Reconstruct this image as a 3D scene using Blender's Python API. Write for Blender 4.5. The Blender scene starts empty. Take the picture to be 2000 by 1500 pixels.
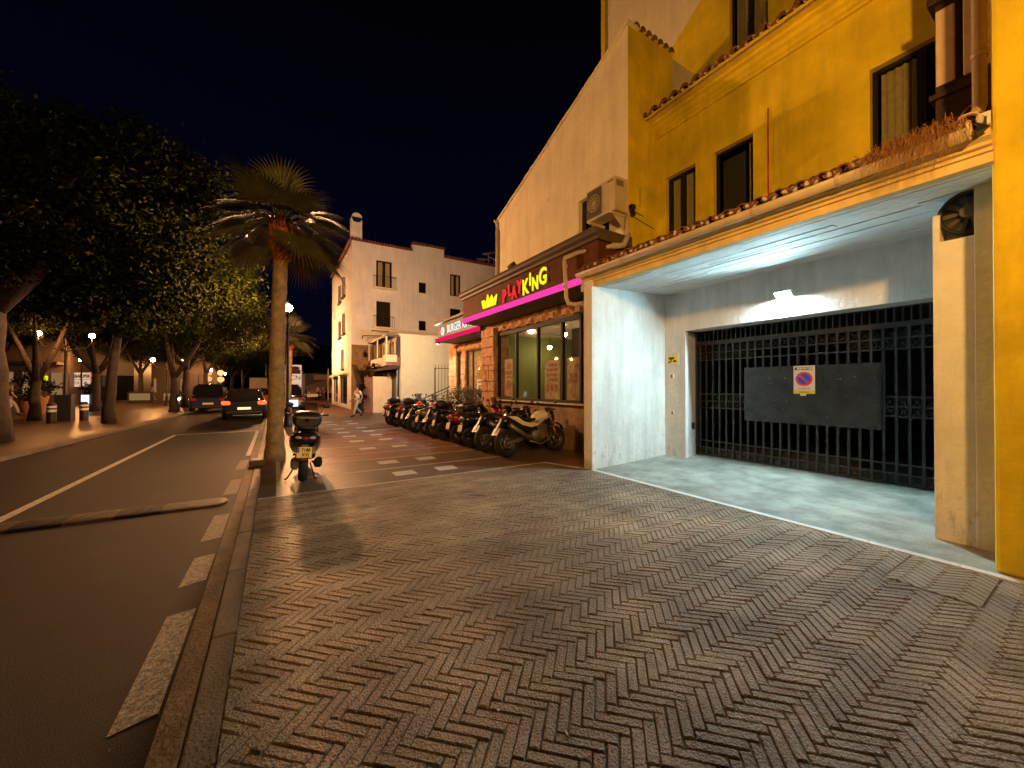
import bpy, bmesh, math, random
from mathutils import Vector, Matrix
from math import radians as R, sin, cos, pi, atan, atan2
random.seed(7)
sc = bpy.context.scene
col = sc.collection
# ------------------------------------------------------------------ camera
F = 750.0; TH = atan(463/750.0); H = 1.55; PITCH = R(0.4)
cd = bpy.data.cameras.new('camera'); cam = bpy.data.objects.new('camera', cd); col.objects.link(cam)
cd.sensor_width = 36; cd.lens = 13.5; cd.clip_start = 0.02; cd.clip_end = 2000
cam.location = (0, 0, H); cam.rotation_euler = (pi/2+PITCH, 0, -TH)
sc.camera = cam
# ------------------------------------------------------------------ world: clear night sky, a trace of blue near the horizon
w = bpy.data.worlds.new('World'); sc.world = w; w.use_nodes = True
nt = w.node_tree; bg = nt.nodes['Background']
tc = nt.nodes.new('ShaderNodeTexCoord'); sx = nt.nodes.new('ShaderNodeSeparateXYZ'); rp = nt.nodes.new('ShaderNodeValToRGB')
nt.links.new(tc.outputs['Generated'], sx.inputs[0]); nt.links.new(sx.outputs['Z'], rp.inputs[0]); nt.links.new(rp.outputs[0], bg.inputs['Color'])
rp.color_ramp.elements[0].position = 0.0; rp.color_ramp.elements[0].color = (0.0016, 0.0017, 0.0060, 1)
rp.color_ramp.elements[1].position = 0.75; rp.color_ramp.elements[1].color = (0.0003, 0.0003, 0.0008, 1)
e = rp.color_ramp.elements.new(0.28); e.color = (0.0009, 0.0012, 0.0068, 1)
bg.inputs['Strength'].default_value = 1.0
# ------------------------------------------------------------------ exposure
sc.view_settings.view_transform = 'Standard'; sc.view_settings.look = 'None'
sc.view_settings.exposure = 0.0; sc.view_settings.gamma = 1.0
sc.render.engine = 'CYCLES'
sc.cycles.max_bounces = 7; sc.cycles.diffuse_bounces = 4; sc.cycles.transparent_max_bounces = 12
sc.cycles.sample_clamp_indirect = 4.0; sc.cycles.use_denoising = True
sc.cycles.caustics_reflective = False; sc.cycles.caustics_refractive = False

fv = Vector((sin(TH)*cos(PITCH), cos(TH)*cos(PITCH), sin(PITCH))); rv = Vector((cos(TH), -sin(TH), 0)); uv = rv.cross(fv)
def at(px, py, Y):      # survey helper: the point at distance Y along the street seen at a photo pixel
    d = fv + rv*((px-1000)/F) + uv*((750-py)/F)
    return Vector((0, 0, H)) + d*(Y/d.y)
# ------------------------------------------------------------------ materials
def mat(name, c, rough=0.7, metal=0.0, bump=0.0, bscale=30, var=0.0, vscale=3.0, c2=None, emit=None, es=0.0, spec=0.5, coat=0.0, detail=5, stain=0.0, fine=0.0, blotch=0.0, scuff=0.0):
    m = bpy.data.materials.new(name); m.use_nodes = True
    n = m.node_tree; b = n.nodes['Principled BSDF']
    b.inputs['Base Color'].default_value = (*c, 1); b.inputs['Roughness'].default_value = rough; b.inputs['Metallic'].default_value = metal
    b.inputs['Specular IOR Level'].default_value = spec
    if coat: b.inputs['Coat Weight'].default_value = coat; b.inputs['Coat Roughness'].default_value = 0.08
    if emit: b.inputs['Emission Color'].default_value = (*emit, 1); b.inputs['Emission Strength'].default_value = es
    if bump or var:
        g = n.nodes.new('ShaderNodeNewGeometry')
    if var:
        t = n.nodes.new('ShaderNodeTexNoise'); t.inputs['Scale'].default_value = vscale; t.inputs['Detail'].default_value = detail; t.inputs['Roughness'].default_value = 0.62
        n.links.new(g.outputs['Position'], t.inputs['Vector'])
        r = n.nodes.new('ShaderNodeValToRGB'); d = c2 or tuple(x*(1-var) for x in c)
        r.color_ramp.elements[0].position = 0.34; r.color_ramp.elements[0].color = (*d, 1)
        r.color_ramp.elements[1].position = 0.66; r.color_ramp.elements[1].color = (*[min(1, x*(1+var*0.4)) for x in c], 1)
        n.links.new(t.outputs['Fac'], r.inputs[0])
        out = r.outputs[0]
        if stain:
            mp = n.nodes.new('ShaderNodeMapping'); mp.inputs['Scale'].default_value = (2.2, 2.2, 0.28)
            n.links.new(g.outputs['Position'], mp.inputs[0])
            t2 = n.nodes.new('ShaderNodeTexNoise'); t2.inputs['Scale'].default_value = 1.6; t2.inputs['Detail'].default_value = 8; t2.inputs['Roughness'].default_value = 0.7
            n.links.new(mp.outputs[0], t2.inputs['Vector'])
            r2 = n.nodes.new('ShaderNodeValToRGB'); r2.color_ramp.elements[0].position = 0.36; r2.color_ramp.elements[0].color = (1-stain,)*3+(1,)
            r2.color_ramp.elements[1].position = 0.56; r2.color_ramp.elements[1].color = (1, 1, 1, 1)
            n.links.new(t2.outputs['Fac'], r2.inputs[0])
            mx = n.nodes.new('ShaderNodeMixRGB'); mx.blend_type = 'MULTIPLY'; mx.inputs[0].default_value = 1
            n.links.new(out, mx.inputs[1]); n.links.new(r2.outputs[0], mx.inputs[2]); out = mx.outputs[0]
        for amt, scl, lo, hi in ((fine, 150, .40, .60), (blotch, .55, .38, .62)):
            if not amt: continue
            t3 = n.nodes.new('ShaderNodeTexNoise'); t3.inputs['Scale'].default_value = scl; t3.inputs['Detail'].default_value = 4; n.links.new(g.outputs['Position'], t3.inputs['Vector'])
            r3 = n.nodes.new('ShaderNodeMapRange'); r3.inputs[1].default_value = lo; r3.inputs[2].default_value = hi; r3.inputs[3].default_value = 1-amt; r3.inputs[4].default_value = 1+amt*.8
            n.links.new(t3.outputs['Fac'], r3.inputs[0]); mx = n.nodes.new('ShaderNodeMixRGB'); mx.blend_type = 'MULTIPLY'; mx.inputs[0].default_value = 1; n.links.new(out, mx.inputs[1]); n.links.new(r3.outputs[0], mx.inputs[2]); out = mx.outputs[0]
        if scuff:   # kicked and tyre-rubbed smudges on the lowest metre of a wall
            sp = n.nodes.new('ShaderNodeSeparateXYZ'); n.links.new(g.outputs['Position'], sp.inputs[0]); h_ = n.nodes.new('ShaderNodeMapRange'); h_.inputs[1].default_value = .05; h_.inputs[2].default_value = .95; h_.inputs[3].default_value = 1; h_.inputs[4].default_value = 0; n.links.new(sp.outputs['Z'], h_.inputs[0])
            mp = n.nodes.new('ShaderNodeMapping'); mp.inputs['Scale'].default_value = (5, 5, 2.2); n.links.new(g.outputs['Position'], mp.inputs[0]); t4 = n.nodes.new('ShaderNodeTexNoise'); t4.inputs['Scale'].default_value = 2.2; t4.inputs['Detail'].default_value = 9; t4.inputs['Roughness'].default_value = .75; n.links.new(mp.outputs[0], t4.inputs['Vector'])
            r4 = n.nodes.new('ShaderNodeMapRange'); r4.inputs[1].default_value = .54; r4.inputs[2].default_value = .66; n.links.new(t4.outputs['Fac'], r4.inputs[0]); mm_ = n.nodes.new('ShaderNodeMath'); mm_.operation = 'MULTIPLY'; n.links.new(r4.outputs[0], mm_.inputs[0]); n.links.new(h_.outputs[0], mm_.inputs[1]); m5 = n.nodes.new('ShaderNodeMath'); m5.operation = 'MULTIPLY'; m5.inputs[1].default_value = scuff; n.links.new(mm_.outputs[0], m5.inputs[0])
            mx = n.nodes.new('ShaderNodeMixRGB'); n.links.new(m5.outputs[0], mx.inputs[0]); n.links.new(out, mx.inputs[1]); mx.inputs[2].default_value = (.12, .12, .11, 1); out = mx.outputs[0]
        n.links.new(out, b.inputs['Base Color'])
    if bump:
        t = n.nodes.new('ShaderNodeTexNoise'); t.inputs['Scale'].default_value = bscale; t.inputs['Detail'].default_value = 6
        n.links.new(g.outputs['Position'], t.inputs['Vector'])
        bp = n.nodes.new('ShaderNodeBump'); bp.inputs['Strength'].default_value = bump; bp.inputs['Distance'].default_value = 0.02
        n.links.new(t.outputs['Fac'], bp.inputs['Height']); n.links.new(bp.outputs[0], b.inputs['Normal'])
    return m
def emat(name, c, s):
    m = bpy.data.materials.new(name); m.use_nodes = True; n = m.node_tree
    n.nodes.remove(n.nodes['Principled BSDF']); e = n.nodes.new('ShaderNodeEmission')
    e.inputs[0].default_value = (*c, 1); e.inputs[1].default_value = s
    n.links.new(e.outputs[0], n.nodes['Material Output'].inputs[0]); return m
def glassmat(name, tint=(0.85, 0.88, 0.85), rough=0.03, k=1.0):
    m = bpy.data.materials.new(name); m.use_nodes = True; n = m.node_tree
    n.nodes.remove(n.nodes['Principled BSDF'])
    t = n.nodes.new('ShaderNodeBsdfTransparent'); t.inputs[0].default_value = (*tint, 1)
    g = n.nodes.new('ShaderNodeBsdfGlossy'); g.inputs['Roughness'].default_value = rough
    lw = n.nodes.new('ShaderNodeLayerWeight'); lw.inputs[0].default_value = 0.5
    f = n.nodes.new('ShaderNodeMath'); f.operation = 'POWER'; f.inputs[1].default_value = 4.0; n.links.new(lw.outputs['Facing'], f.inputs[0])
    mm = n.nodes.new('ShaderNodeMath'); mm.operation = 'MULTIPLY_ADD'; mm.inputs[1].default_value = 0.9*k; mm.inputs[2].default_value = 0.045; mm.use_clamp = True
    mx = n.nodes.new('ShaderNodeMixShader')
    n.links.new(f.outputs[0], mm.inputs[0]); n.links.new(mm.outputs[0], mx.inputs[0]); n.links.new(t.outputs[0], mx.inputs[1]); n.links.new(g.outputs[0], mx.inputs[2])
    n.links.new(mx.outputs[0], n.nodes['Material Output'].inputs[0]); return m
SOD = (1.0, 0.50, 0.12)
MT = dict(
 asphalt=mat('asphalt', (0.016, 0.0082, 0.0040), 0.62, bump=0.6, bscale=230, fine=.6, blotch=.40, var=0.45, vscale=1.3, spec=0.25),
 gutter_conc=mat('gutter_concrete', (0.20, 0.125, 0.060), 0.7, bump=0.8, bscale=45, var=0.45, vscale=4),
 kerb=mat('kerb_stone', (0.19, 0.145, 0.10), 0.6, bump=0.6, bscale=60, var=0.3, vscale=3),
 brick=mat('stamped_brick', (0.360, 0.275, 0.185), 0.50, bump=1.0, bscale=75, fine=.30, blotch=.28, var=0.55, vscale=1.7, c2=(0.20, 0.15, 0.10), spec=0.5),
 bed=mat('brick_joint', (0.17, 0.128, 0.085), 0.9, bump=0.6, bscale=80, var=0.3),
 terra=mat('terracotta_paving', (0.26, 0.115, 0.075), 0.5, bump=0.35, bscale=60, var=0.35, vscale=2.5),
 greyp=mat('grey_paving', (0.15, 0.10, 0.075), 0.5, bump=0.35, bscale=60, var=0.35, vscale=2.2),
 paint=mat('road_paint', (0.74, 0.66, 0.56), 0.6, bump=0.5, bscale=90, var=0.35, vscale=14),
 wornpaint=mat('worn_road_paint', (0.36, 0.30, 0.20), 0.65, bump=0.8, bscale=90, var=0.75, vscale=38, c2=(0.10, 0.08, 0.06)),
 marble=mat('white_marble_strip', (0.72, 0.72, 0.70), 0.45, bump=0.2, bscale=40, var=0.2, vscale=6),
 concrete=mat('smooth_concrete', (0.36, 0.345, 0.30), 0.55, fine=.25, blotch=.2, bump=0.4, bscale=22, var=0.38, vscale=2.4, c2=(0.18, 0.175, 0.15)),
 plaza=mat('plaza_paving', (0.10, 0.045, 0.027), 0.40, bump=0.4, bscale=12, var=0.4, vscale=1.2),
 yellow=mat('yellow_stucco', (0.78, 0.60, 0.012), 0.85, bump=0.9, bscale=6, blotch=.12, var=0.20, vscale=1.8, stain=0.16),
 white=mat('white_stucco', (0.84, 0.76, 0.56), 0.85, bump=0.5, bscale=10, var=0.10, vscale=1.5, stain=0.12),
 inner=mat('recess_white_stucco', (0.80, 0.80, 0.78), 0.85, scuff=.7, bump=0.45, bscale=14, var=0.12, vscale=2.0, stain=0.18),
 ceil=mat('board_marked_ceiling', (0.72, 0.74, 0.74), 0.8, bump=0.5, bscale=14, var=0.18, vscale=3),
 tile=mat('clay_roof_tile', (0.20, 0.075, 0.035), 0.8, bump=0.6, bscale=40, var=0.5, vscale=9),
 mortar=mat('lime_mortar', (0.62, 0.54, 0.42), 0.9, bump=0.5, bscale=40, var=0.2, vscale=10),
 trim=mat('cream_eave_stucco', (0.78, 0.58, 0.22), 0.8, bump=0.3, bscale=10, var=0.15, vscale=3, stain=0.15), slab=mat('tan_cover_slab', (0.25, 0.19, 0.11), 0.55, bump=0.4, bscale=60, var=0.3),
 pvc=mat('cream_gutter_metal', (0.62, 0.50, 0.33), 0.45, var=0.15, vscale=5),
 bluegrey=mat('grey_gutter_metal', (0.30, 0.30, 0.31), 0.4, var=0.2, vscale=5),
 blackm=mat('black_painted_metal', (0.014, 0.013, 0.012), 0.6, spec=0.2, bump=0.15, bscale=40),
 darkgate=mat('dark_gate_iron', (0.020, 0.021, 0.022), 0.42, bump=0.3, bscale=60, var=0.3, vscale=12),
 board=mat('dark_gate_sheet', (0.026, 0.029, 0.031), 0.36, bump=0.5, bscale=16, var=0.55, vscale=4.5, c2=(0.012, 0.013, 0.015)),
 darkwood=mat('dark_wood', (0.045, 0.022, 0.012), 0.5, bump=0.3, bscale=30, var=0.3, vscale=8),
 fasciawood=mat('brown_fascia_boards', (0.125, 0.036, 0.013), 0.7, spec=0.15, bump=0.3, bscale=10, var=0.3, vscale=5),
 corn=mat('dark_cornice', (0.105, 0.075, 0.060), 0.5, var=0.2, vscale=6),
 sgrey=mat('dark_grey_fascia', (0.06, 0.055, 0.055), 0.5),
 stone=mat('honey_stone_cladding', (0.48, 0.25, 0.10), 0.7, bump=0.8, bscale=14, var=0.4, vscale=7),
 dado=mat('ochre_plaster_dado', (0.34, 0.21, 0.10), 0.7, bump=0.4, bscale=10, var=0.4, vscale=3, stain=0.3),
 green=mat('olive_green_wall', (0.22, 0.24, 0.07), 0.8, var=0.1),
 cream=mat('cream_interior_wall', (0.70, 0.56, 0.36), 0.8, var=0.1),
 apt=mat('apartment_white_render', (0.88, 0.86, 0.84), 0.85, bump=0.5, bscale=6, var=0.08, vscale=1.2, stain=0.10),
 beige=mat('pale_beige_render', (0.72, 0.74, 0.56), 0.85, bump=0.2, bscale=20, var=0.06),
 rubber=mat('tyre_rubber', (0.014, 0.013, 0.013), 0.75, bump=0.2, bscale=90),
 chrome=mat('brushed_steel', (0.55, 0.54, 0.52), 0.28, 1.0),
 alloy=mat('grey_alloy', (0.20, 0.19, 0.18), 0.4, 0.7),
 gold=mat('bronze_engine_cover', (0.38, 0.27, 0.10), 0.4, 0.8),
 blackp=mat('black_plastic', (0.014, 0.014, 0.016), 0.42),
 blackg=mat('gloss_black_paint', (0.010, 0.010, 0.013), 0.22, coat=0.6),
 redg=mat('gloss_red_paint', (0.42, 0.020, 0.018), 0.25, coat=0.6),
 bikewhite=mat('white_motorcycle_panel', (0.88, 0.84, 0.70), 0.3, coat=0.4),
 bluegl=mat('dark_blue_paint', (0.016, 0.02, 0.06), 0.25, coat=0.6),
 silverg=mat('silver_paint', (0.34, 0.33, 0.32), 0.3, 0.6),
 seat=mat('black_seat_vinyl', (0.02, 0.018, 0.018), 0.55, bump=0.2, bscale=80),
 plate=mat('number_plate_white', (0.72, 0.68, 0.60), 0.45),
 plateblue=mat('plate_blue', (0.02, 0.06, 0.35), 0.5),
 ylw=mat('yellow_plastic', (0.75, 0.58, 0.02), 0.5),
 ink=mat('black_ink', (0.02, 0.02, 0.02), 0.6),
 blue=mat('sign_blue', (0.01, 0.10, 0.75), 0.4), red=mat('sign_red', (0.75, 0.04, 0.06), 0.4), signw=mat('sign_white', (0.85, 0.85, 0.85), 0.4),
 tail=mat('red_lens', (0.35, 0.01, 0.01), 0.2, coat=0.5), taillit=mat('lit_red_lens', (0.5, 0.02, 0.01), 0.3, emit=(1, 0.10, 0.03), es=2.5),
 ylplate=mat('number_plate_yellow', (0.80, 0.68, 0.18), 0.45),
 clearlens=mat('clear_lens', (0.55, 0.48, 0.38), 0.15, coat=0.6), amber=mat('amber_lens', (0.7, 0.25, 0.02), 0.2),
 glass=glassmat('window_glass'), darkglass=mat('dark_window_glass', (0.010, 0.010, 0.009), 0.08, spec=0.6),
 smoke=glassmat('smoked_screen', (0.35, 0.36, 0.38), 0.08, 1.2),
 curtain=mat('beige_curtain', (0.42, 0.34, 0.16), 0.9, bump=0.3, bscale=10, var=0.2, vscale=12),
 acw=mat('air_conditioner_enamel', (0.62, 0.52, 0.36), 0.5, var=0.12, vscale=6, stain=0.2), acg=mat('dark_fan_grille', (0.10, 0.075, 0.05), 0.6),
 bark=mat('ficus_bark', (0.038, 0.024, 0.014), 0.85, bump=1.0, bscale=14, var=0.5, vscale=5),
 palmbark=mat('palm_trunk_bark', (0.42, 0.27, 0.12), 0.9, bump=1.0, bscale=18, var=0.4, vscale=7),
 palmsheath=mat('palm_leaf_sheath', (0.42, 0.12, 0.04), 0.9, bump=1.0, bscale=25, var=0.5, vscale=10),
 leaf=mat('ficus_leaf', (0.018, 0.023, 0.002), 0.6, spec=0.06, var=0.5, vscale=2.0, c2=(0.005, 0.007, 0.001)),
 palmleaf=mat('palm_leaf', (0.085, 0.085, 0.025), 0.45, var=0.5, vscale=3.0, c2=(0.05, 0.045, 0.012)),
 shrub=mat('shrub_leaf', (0.13, 0.12, 0.03), 0.6, var=0.5, vscale=6),
 dry=mat('dry_straw', (0.42, 0.20, 0.055), 0.8, var=0.4, vscale=20),
 skin=mat('skin', (0.42, 0.24, 0.16), 0.6), hair=mat('dark_hair', (0.02, 0.014, 0.01), 0.7),
 shirtw=mat('white_cotton', (0.72, 0.72, 0.70), 0.9), trous=mat('pale_trousers', (0.42, 0.38, 0.32), 0.9), navy=mat('navy_cotton', (0.03, 0.035, 0.06), 0.9),
 redcloth=mat('red_cotton', (0.5, 0.08, 0.07), 0.9), greencloth=mat('olive_cotton', (0.10, 0.12, 0.07), 0.9), shoe=mat('black_shoe', (0.02, 0.02, 0.02), 0.5),
 terrapot=mat('clay_planter', (0.30, 0.13, 0.06), 0.8), iron=mat('dark_iron_post', (0.018, 0.016, 0.014), 0.5),
 canvas=mat('pale_canvas', (0.42, 0.32, 0.25), 0.9), darkcanvas=mat('dark_canvas', (0.06, 0.045, 0.03), 0.9),
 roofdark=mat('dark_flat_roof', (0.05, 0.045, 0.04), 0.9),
 lampA=emat('street_lamp_glow_near', SOD, 2100), lampB=emat('street_lamp_glow', (1.0, 0.46, 0.18), 5000), lampC=emat('plaza_lamp_glow', (1.0, 0.42, 0.12), 560),
 ledw=emat('garage_lamp_glow', (0.58, 0.92, 1.0), 2700), pink=emat('magenta_led_strip', (1.0, 0.045, 0.33), 1.25), pinkd=emat('crimson_led_strip', (1.0, 0.012, 0.13), 0.8),
 lred=emat('red_lit_letter', (1.0, 0.035, 0.04), 0.95), lyel=emat('yellow_lit_letter', (0.95, 0.90, 0.02), 1.1), lwhite=emat('white_lit_letter', (1, 0.93, 0.88), 1.05),
 warm=emat('warm_ceiling_lamp', (1.0, 0.78, 0.48), 130), pend=emat('pendant_glow', (1.0, 0.75, 0.42), 150), cool=emat('cool_flood_glow', (1.0, 0.98, 0.86), 5200), panelw=emat('white_light_box', (0.75, 0.9, 1.0), 2.2),
 head=emat('headlamp_glow', (0.9, 1.0, 0.95), 12), signy=emat('yellow_lit_sign', (0.9, 0.85, 0.01), 1.0), signp=emat('pink_white_lit_sign', (1.0, 0.66, 0.45), 0.75), warmwin=emat('warm_lit_window', (1.0, 0.55, 0.22), 0.25),
)
# ------------------------------------------------------------------ mesh builder
def tag(o, label=None, cat=None, group=None, kind=None):
    if label: o['label'] = label
    if cat: o['category'] = cat
    if group: o['group'] = group
    if kind: o['kind'] = kind
    return o
def empty(name, loc=(0, 0, 0), label=None, cat=None, group=None, kind=None):
    o = bpy.data.objects.new(name, None); col.objects.link(o); o.location = loc; o.empty_display_size = 0.2
    return tag(o, label, cat, group, kind)
def rootoff(p):
    v = Vector((0, 0, 0))
    while p is not None: v += p.location; p = p.parent
    return v
class M:
    def __init__(s): s.v = []; s.f = []; s.m = []; s.mi = 0; s.sm = []
    def add(s, vs, fs, smooth=False):
        b = len(s.v); s.v += [tuple(x) for x in vs]
        for f in fs: s.f.append([b+i for i in f]); s.m.append(s.mi); s.sm.append(smooth)
        return s
    def quad(s, a, b, c, d): return s.add([a, b, c, d], [(0, 1, 2, 3)])
    def box(s, x0, x1, y0, y1, z0, z1):
        v = [(x, y, z) for x in (x0, x1) for y in (y0, y1) for z in (z0, z1)]
        return s.add(v, [(0, 1, 3, 2), (4, 6, 7, 5), (0, 4, 5, 1), (2, 3, 7, 6), (0, 2, 6, 4), (1, 5, 7, 3)])
    def cyl(s, p0, p1, r0, r1=None, n=10, caps=True):
        if r1 is None: r1 = r0
        p0 = Vector(p0); p1 = Vector(p1); d = (p1-p0).normalized()
        a = d.orthogonal().normalized(); b = d.cross(a); vs = []
        for p, r in ((p0, r0), (p1, r1)):
            for i in range(n): t = 2*pi*i/n; vs.append(p+a*(r*cos(t))+b*(r*sin(t)))
        s.add(vs, [(i, (i+1) % n, n+(i+1) % n, n+i) for i in range(n)], True)
        if caps: s.add(vs[:n], [tuple(range(n))[::-1]]); s.add(vs[n:], [tuple(range(n))])
        return s
    def tube(s, pts, r, n=8):
        pts = [Vector(p) for p in pts]; rs = r if isinstance(r, (list, tuple)) else [r]*len(pts)
        up = None; vs = []
        for i, p in enumerate(pts):
            d = (pts[min(i+1, len(pts)-1)]-pts[max(i-1, 0)]).normalized()
            a = d.orthogonal().normalized() if up is None else (up-d*up.dot(d)).normalized()
            up = a; b = d.cross(a)
            for k in range(n): t = 2*pi*k/n; vs.append(p+(a*cos(t)+b*sin(t))*rs[i])
        fs = [(i*n+k, i*n+(k+1) % n, (i+1)*n+(k+1) % n, (i+1)*n+k) for i in range(len(pts)-1) for k in range(n)]
        s.add(vs, fs, True); s.add(vs[:n], [tuple(range(n))[::-1]]); s.add(vs[-n:], [tuple(range(n))]); return s
    def ell(s, c, r, n=12, k=8):
        if not isinstance(r, (list, tuple)): r = (r, r, r)
        vs = [(c[0], c[1], c[2]+r[2])]
        for j in range(1, k):
            p = pi*j/k
            for i in range(n): t = 2*pi*i/n; vs.append((c[0]+r[0]*sin(p)*cos(t), c[1]+r[1]*sin(p)*sin(t), c[2]+r[2]*cos(p)))
        vs.append((c[0], c[1], c[2]-r[2])); L = len(vs)-1
        fs = [(0, 1+i, 1+(i+1) % n) for i in range(n)]
        fs += [(1+j*n+i, 1+(j+1)*n+i, 1+(j+1)*n+(i+1) % n, 1+j*n+(i+1) % n) for j in range(k-2) for i in range(n)]
        fs += [(L, 1+(k-2)*n+(i+1) % n, 1+(k-2)*n+i) for i in range(n)]
        return s.add(vs, fs, True)
    def torus(s, c, R0, r, ax='y', n=28, k=10, rz=None):
        vs = []; rz = rz or r
        for i in range(n):
            t = 2*pi*i/n
            for j in range(k):
                p = 2*pi*j/k; q = R0+r*cos(p); h = rz*sin(p)
                v = {'y': (q*cos(t), h, q*sin(t)), 'z': (q*cos(t), q*sin(t), h), 'x': (h, q*cos(t), q*sin(t))}[ax]
                vs.append((c[0]+v[0], c[1]+v[1], c[2]+v[2]))
        return s.add(vs, [(i*k+j, i*k+(j+1) % k, ((i+1) % n)*k+(j+1) % k, ((i+1) % n)*k+j) for i in range(n) for j in range(k)], True)
    def loft(s, st, n=16, e=2.6, caps=True):   # stations (x, y, z, halfwidth, halfheight)
        vs = []
        for (x, y, z, a, b) in st:
            for i in range(n):
                t = 2*pi*i/n; cc, ss = cos(t), sin(t)
                vs.append((x, y+a*math.copysign(abs(cc)**(2/e), cc), z+b*math.copysign(abs(ss)**(2/e), ss)))
        m = len(st)
        s.add(vs, [(i*n+k, i*n+(k+1) % n, (i+1)*n+(k+1) % n, (i+1)*n+k) for i in range(m-1) for k in range(n)], True)
        if caps: s.add(vs[:n], [tuple(range(n))[::-1]]); s.add(vs[-n:], [tuple(range(n))])
        return s
    def lathe(s, prof, c=(0, 0, 0), n=14):    # profile (r, z)
        vs = [(c[0]+r*cos(2*pi*i/n), c[1]+r*sin(2*pi*i/n), c[2]+z) for r, z in prof for i in range(n)]
        return s.add(vs, [(j*n+i, j*n+(i+1) % n, (j+1)*n+(i+1) % n, (j+1)*n+i) for j in range(len(prof)-1) for i in range(n)], True)
    def prism(s, poly, a0, a1, ax='y'):       # polygon in the two other axes, extruded along ax
        n = len(poly)
        def P(p, a): return {'y': (p[0], a, p[1]), 'x': (a, p[0], p[1]), 'z': (p[0], p[1], a)}[ax]
        vs = [P(p, a0) for p in poly]+[P(p, a1) for p in poly]
        s.add(vs, [(i, (i+1) % n, n+(i+1) % n, n+i) for i in range(n)]); s.add(vs[:n], [tuple(range(n))[::-1]]); s.add(vs[n:], [tuple(range(n))]); return s
    def build(s, name, mats, parent=None, bevel=0, label=None, sub=0):
        off = rootoff(parent)
        me = bpy.data.meshes.new(name); me.from_pydata([(x-off.x, y-off.y, z-off.z) for x, y, z in s.v], [], s.f)
        if not isinstance(mats, (list, tuple)): mats = [mats]
        for k in mats: me.materials.append(MT[k] if isinstance(k, str) else k)
        me.polygons.foreach_set('material_index', s.m); me.polygons.foreach_set('use_smooth', s.sm)
        bm = bmesh.new(); bm.from_mesh(me); bmesh.ops.remove_doubles(bm, verts=bm.verts, dist=1e-5) if len(s.v) < 60000 else None
        bmesh.ops.recalc_face_normals(bm, faces=bm.faces) if len(s.v) < 60000 else None
        bm.to_mesh(me); bm.free(); me.update()
        o = bpy.data.objects.new(name, me); col.objects.link(o)
        if parent is not None: o.parent = parent
        if bevel:
            b = o.modifiers.new('bevel', 'BEVEL'); b.width = bevel; b.segments = 2; b.limit_method = 'ANGLE'; b.angle_limit = R(40)
        if sub:
            b = o.modifiers.new('sub', 'SUBSURF'); b.levels = sub; b.render_levels = sub
        if label: o['label'] = label
        return o
def text(body, size, mtl, loc, right=(0, -1, 0), up=(0, 0, 1), parent=None, name='lettering', ext=0.004, bold=0.0, sx=1.0, align='CENTER', shear=0.0):
    c = bpy.data.curves.new('t', 'FONT'); c.body = body; c.size = size; c.extrude = ext; c.offset = bold; c.align_x = align; c.align_y = 'CENTER'; c.shear = shear; c.resolution_u = 3
    t = bpy.data.objects.new('t', c); col.objects.link(t)
    bpy.context.view_layer.update()
    me = bpy.data.meshes.new_from_object(t.evaluated_get(bpy.context.evaluated_depsgraph_get())); bpy.data.objects.remove(t)
    r = Vector(right).normalized(); u = Vector(up).normalized(); n = r.cross(u); off = rootoff(parent); L = Vector(loc)-off
    for v in me.vertices: v.co = L+r*(v.co.x*sx)+u*v.co.y+n*v.co.z
    me.materials.clear(); me.materials.append(MT[mtl]); me.name = name
    o = bpy.data.objects.new(name, me); col.objects.link(o)
    if parent is not None: o.parent = parent
    return o
def copy_tree(o, parent=None, swap=None):
    c = o.copy(); col.objects.link(c); c.parent = parent
    if swap and c.data is not None and any(m and m.name in swap for m in c.data.materials):
        c.data = c.data.copy()
        for i, m in enumerate(c.data.materials):
            if m and m.name in swap: c.data.materials[i] = MT[swap[m.name]]
    for ch in [k for k in bpy.data.objects if k.parent == o]: copy_tree(ch, c, swap)
    return c
def wall(m, o, u, nrm, u0, u1, z0, z1, holes=(), depth=0.15, back=None):
    # vertical wall sheet with openings; o+u*s, outward normal nrm, reveals go inward
    o = Vector(o); u = Vector(u); nrm = Vector(nrm); Z = Vector((0, 0, 1))
    P = lambda s, z, d=0: o+u*s+Z*z-nrm*d
    us = sorted({u0, u1}.union(*[{h[0], h[1]} for h in holes])) if holes else [u0, u1]
    zs = sorted({z0, z1}.union(*[{h[2], h[3]} for h in holes])) if holes else [z0, z1]
    for i in range(len(us)-1):
        for j in range(len(zs)-1):
            cu = (us[i]+us[i+1])/2; cz = (zs[j]+zs[j+1])/2
            if any(h[0] < cu < h[1] and h[2] < cz < h[3] for h in holes): continue
            for d in ((0,) if not back else (0, back)):
                m.quad(P(us[i], zs[j], d), P(us[i+1], zs[j], d), P(us[i+1], zs[j+1], d), P(us[i], zs[j+1], d))
    D = back or depth
    for h in holes:
        a, b, c, d = h[:4]
        m.quad(P(a, c), P(a, d), P(a, d, D), P(a, c, D)); m.quad(P(b, c), P(b, d), P(b, d, D), P(b, c, D))
        m.quad(P(a, d), P(b, d), P(b, d, D), P(a, d, D)); m.quad(P(a, c), P(b, c), P(b, c, D), P(a, c, D))
    if back:
        m.quad(P(u0, z0), P(u0, z1), P(u0, z1, D), P(u0, z0, D)); m.quad(P(u1, z0), P(u1, z1), P(u1, z1, D), P(u1, z0, D))
        m.quad(P(u0, z1), P(u1, z1), P(u1, z1, D), P(u0, z1, D)); m.quad(P(u0, z0), P(u1, z0), P(u1, z0, D), P(u0, z0, D))
    return m
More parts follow.
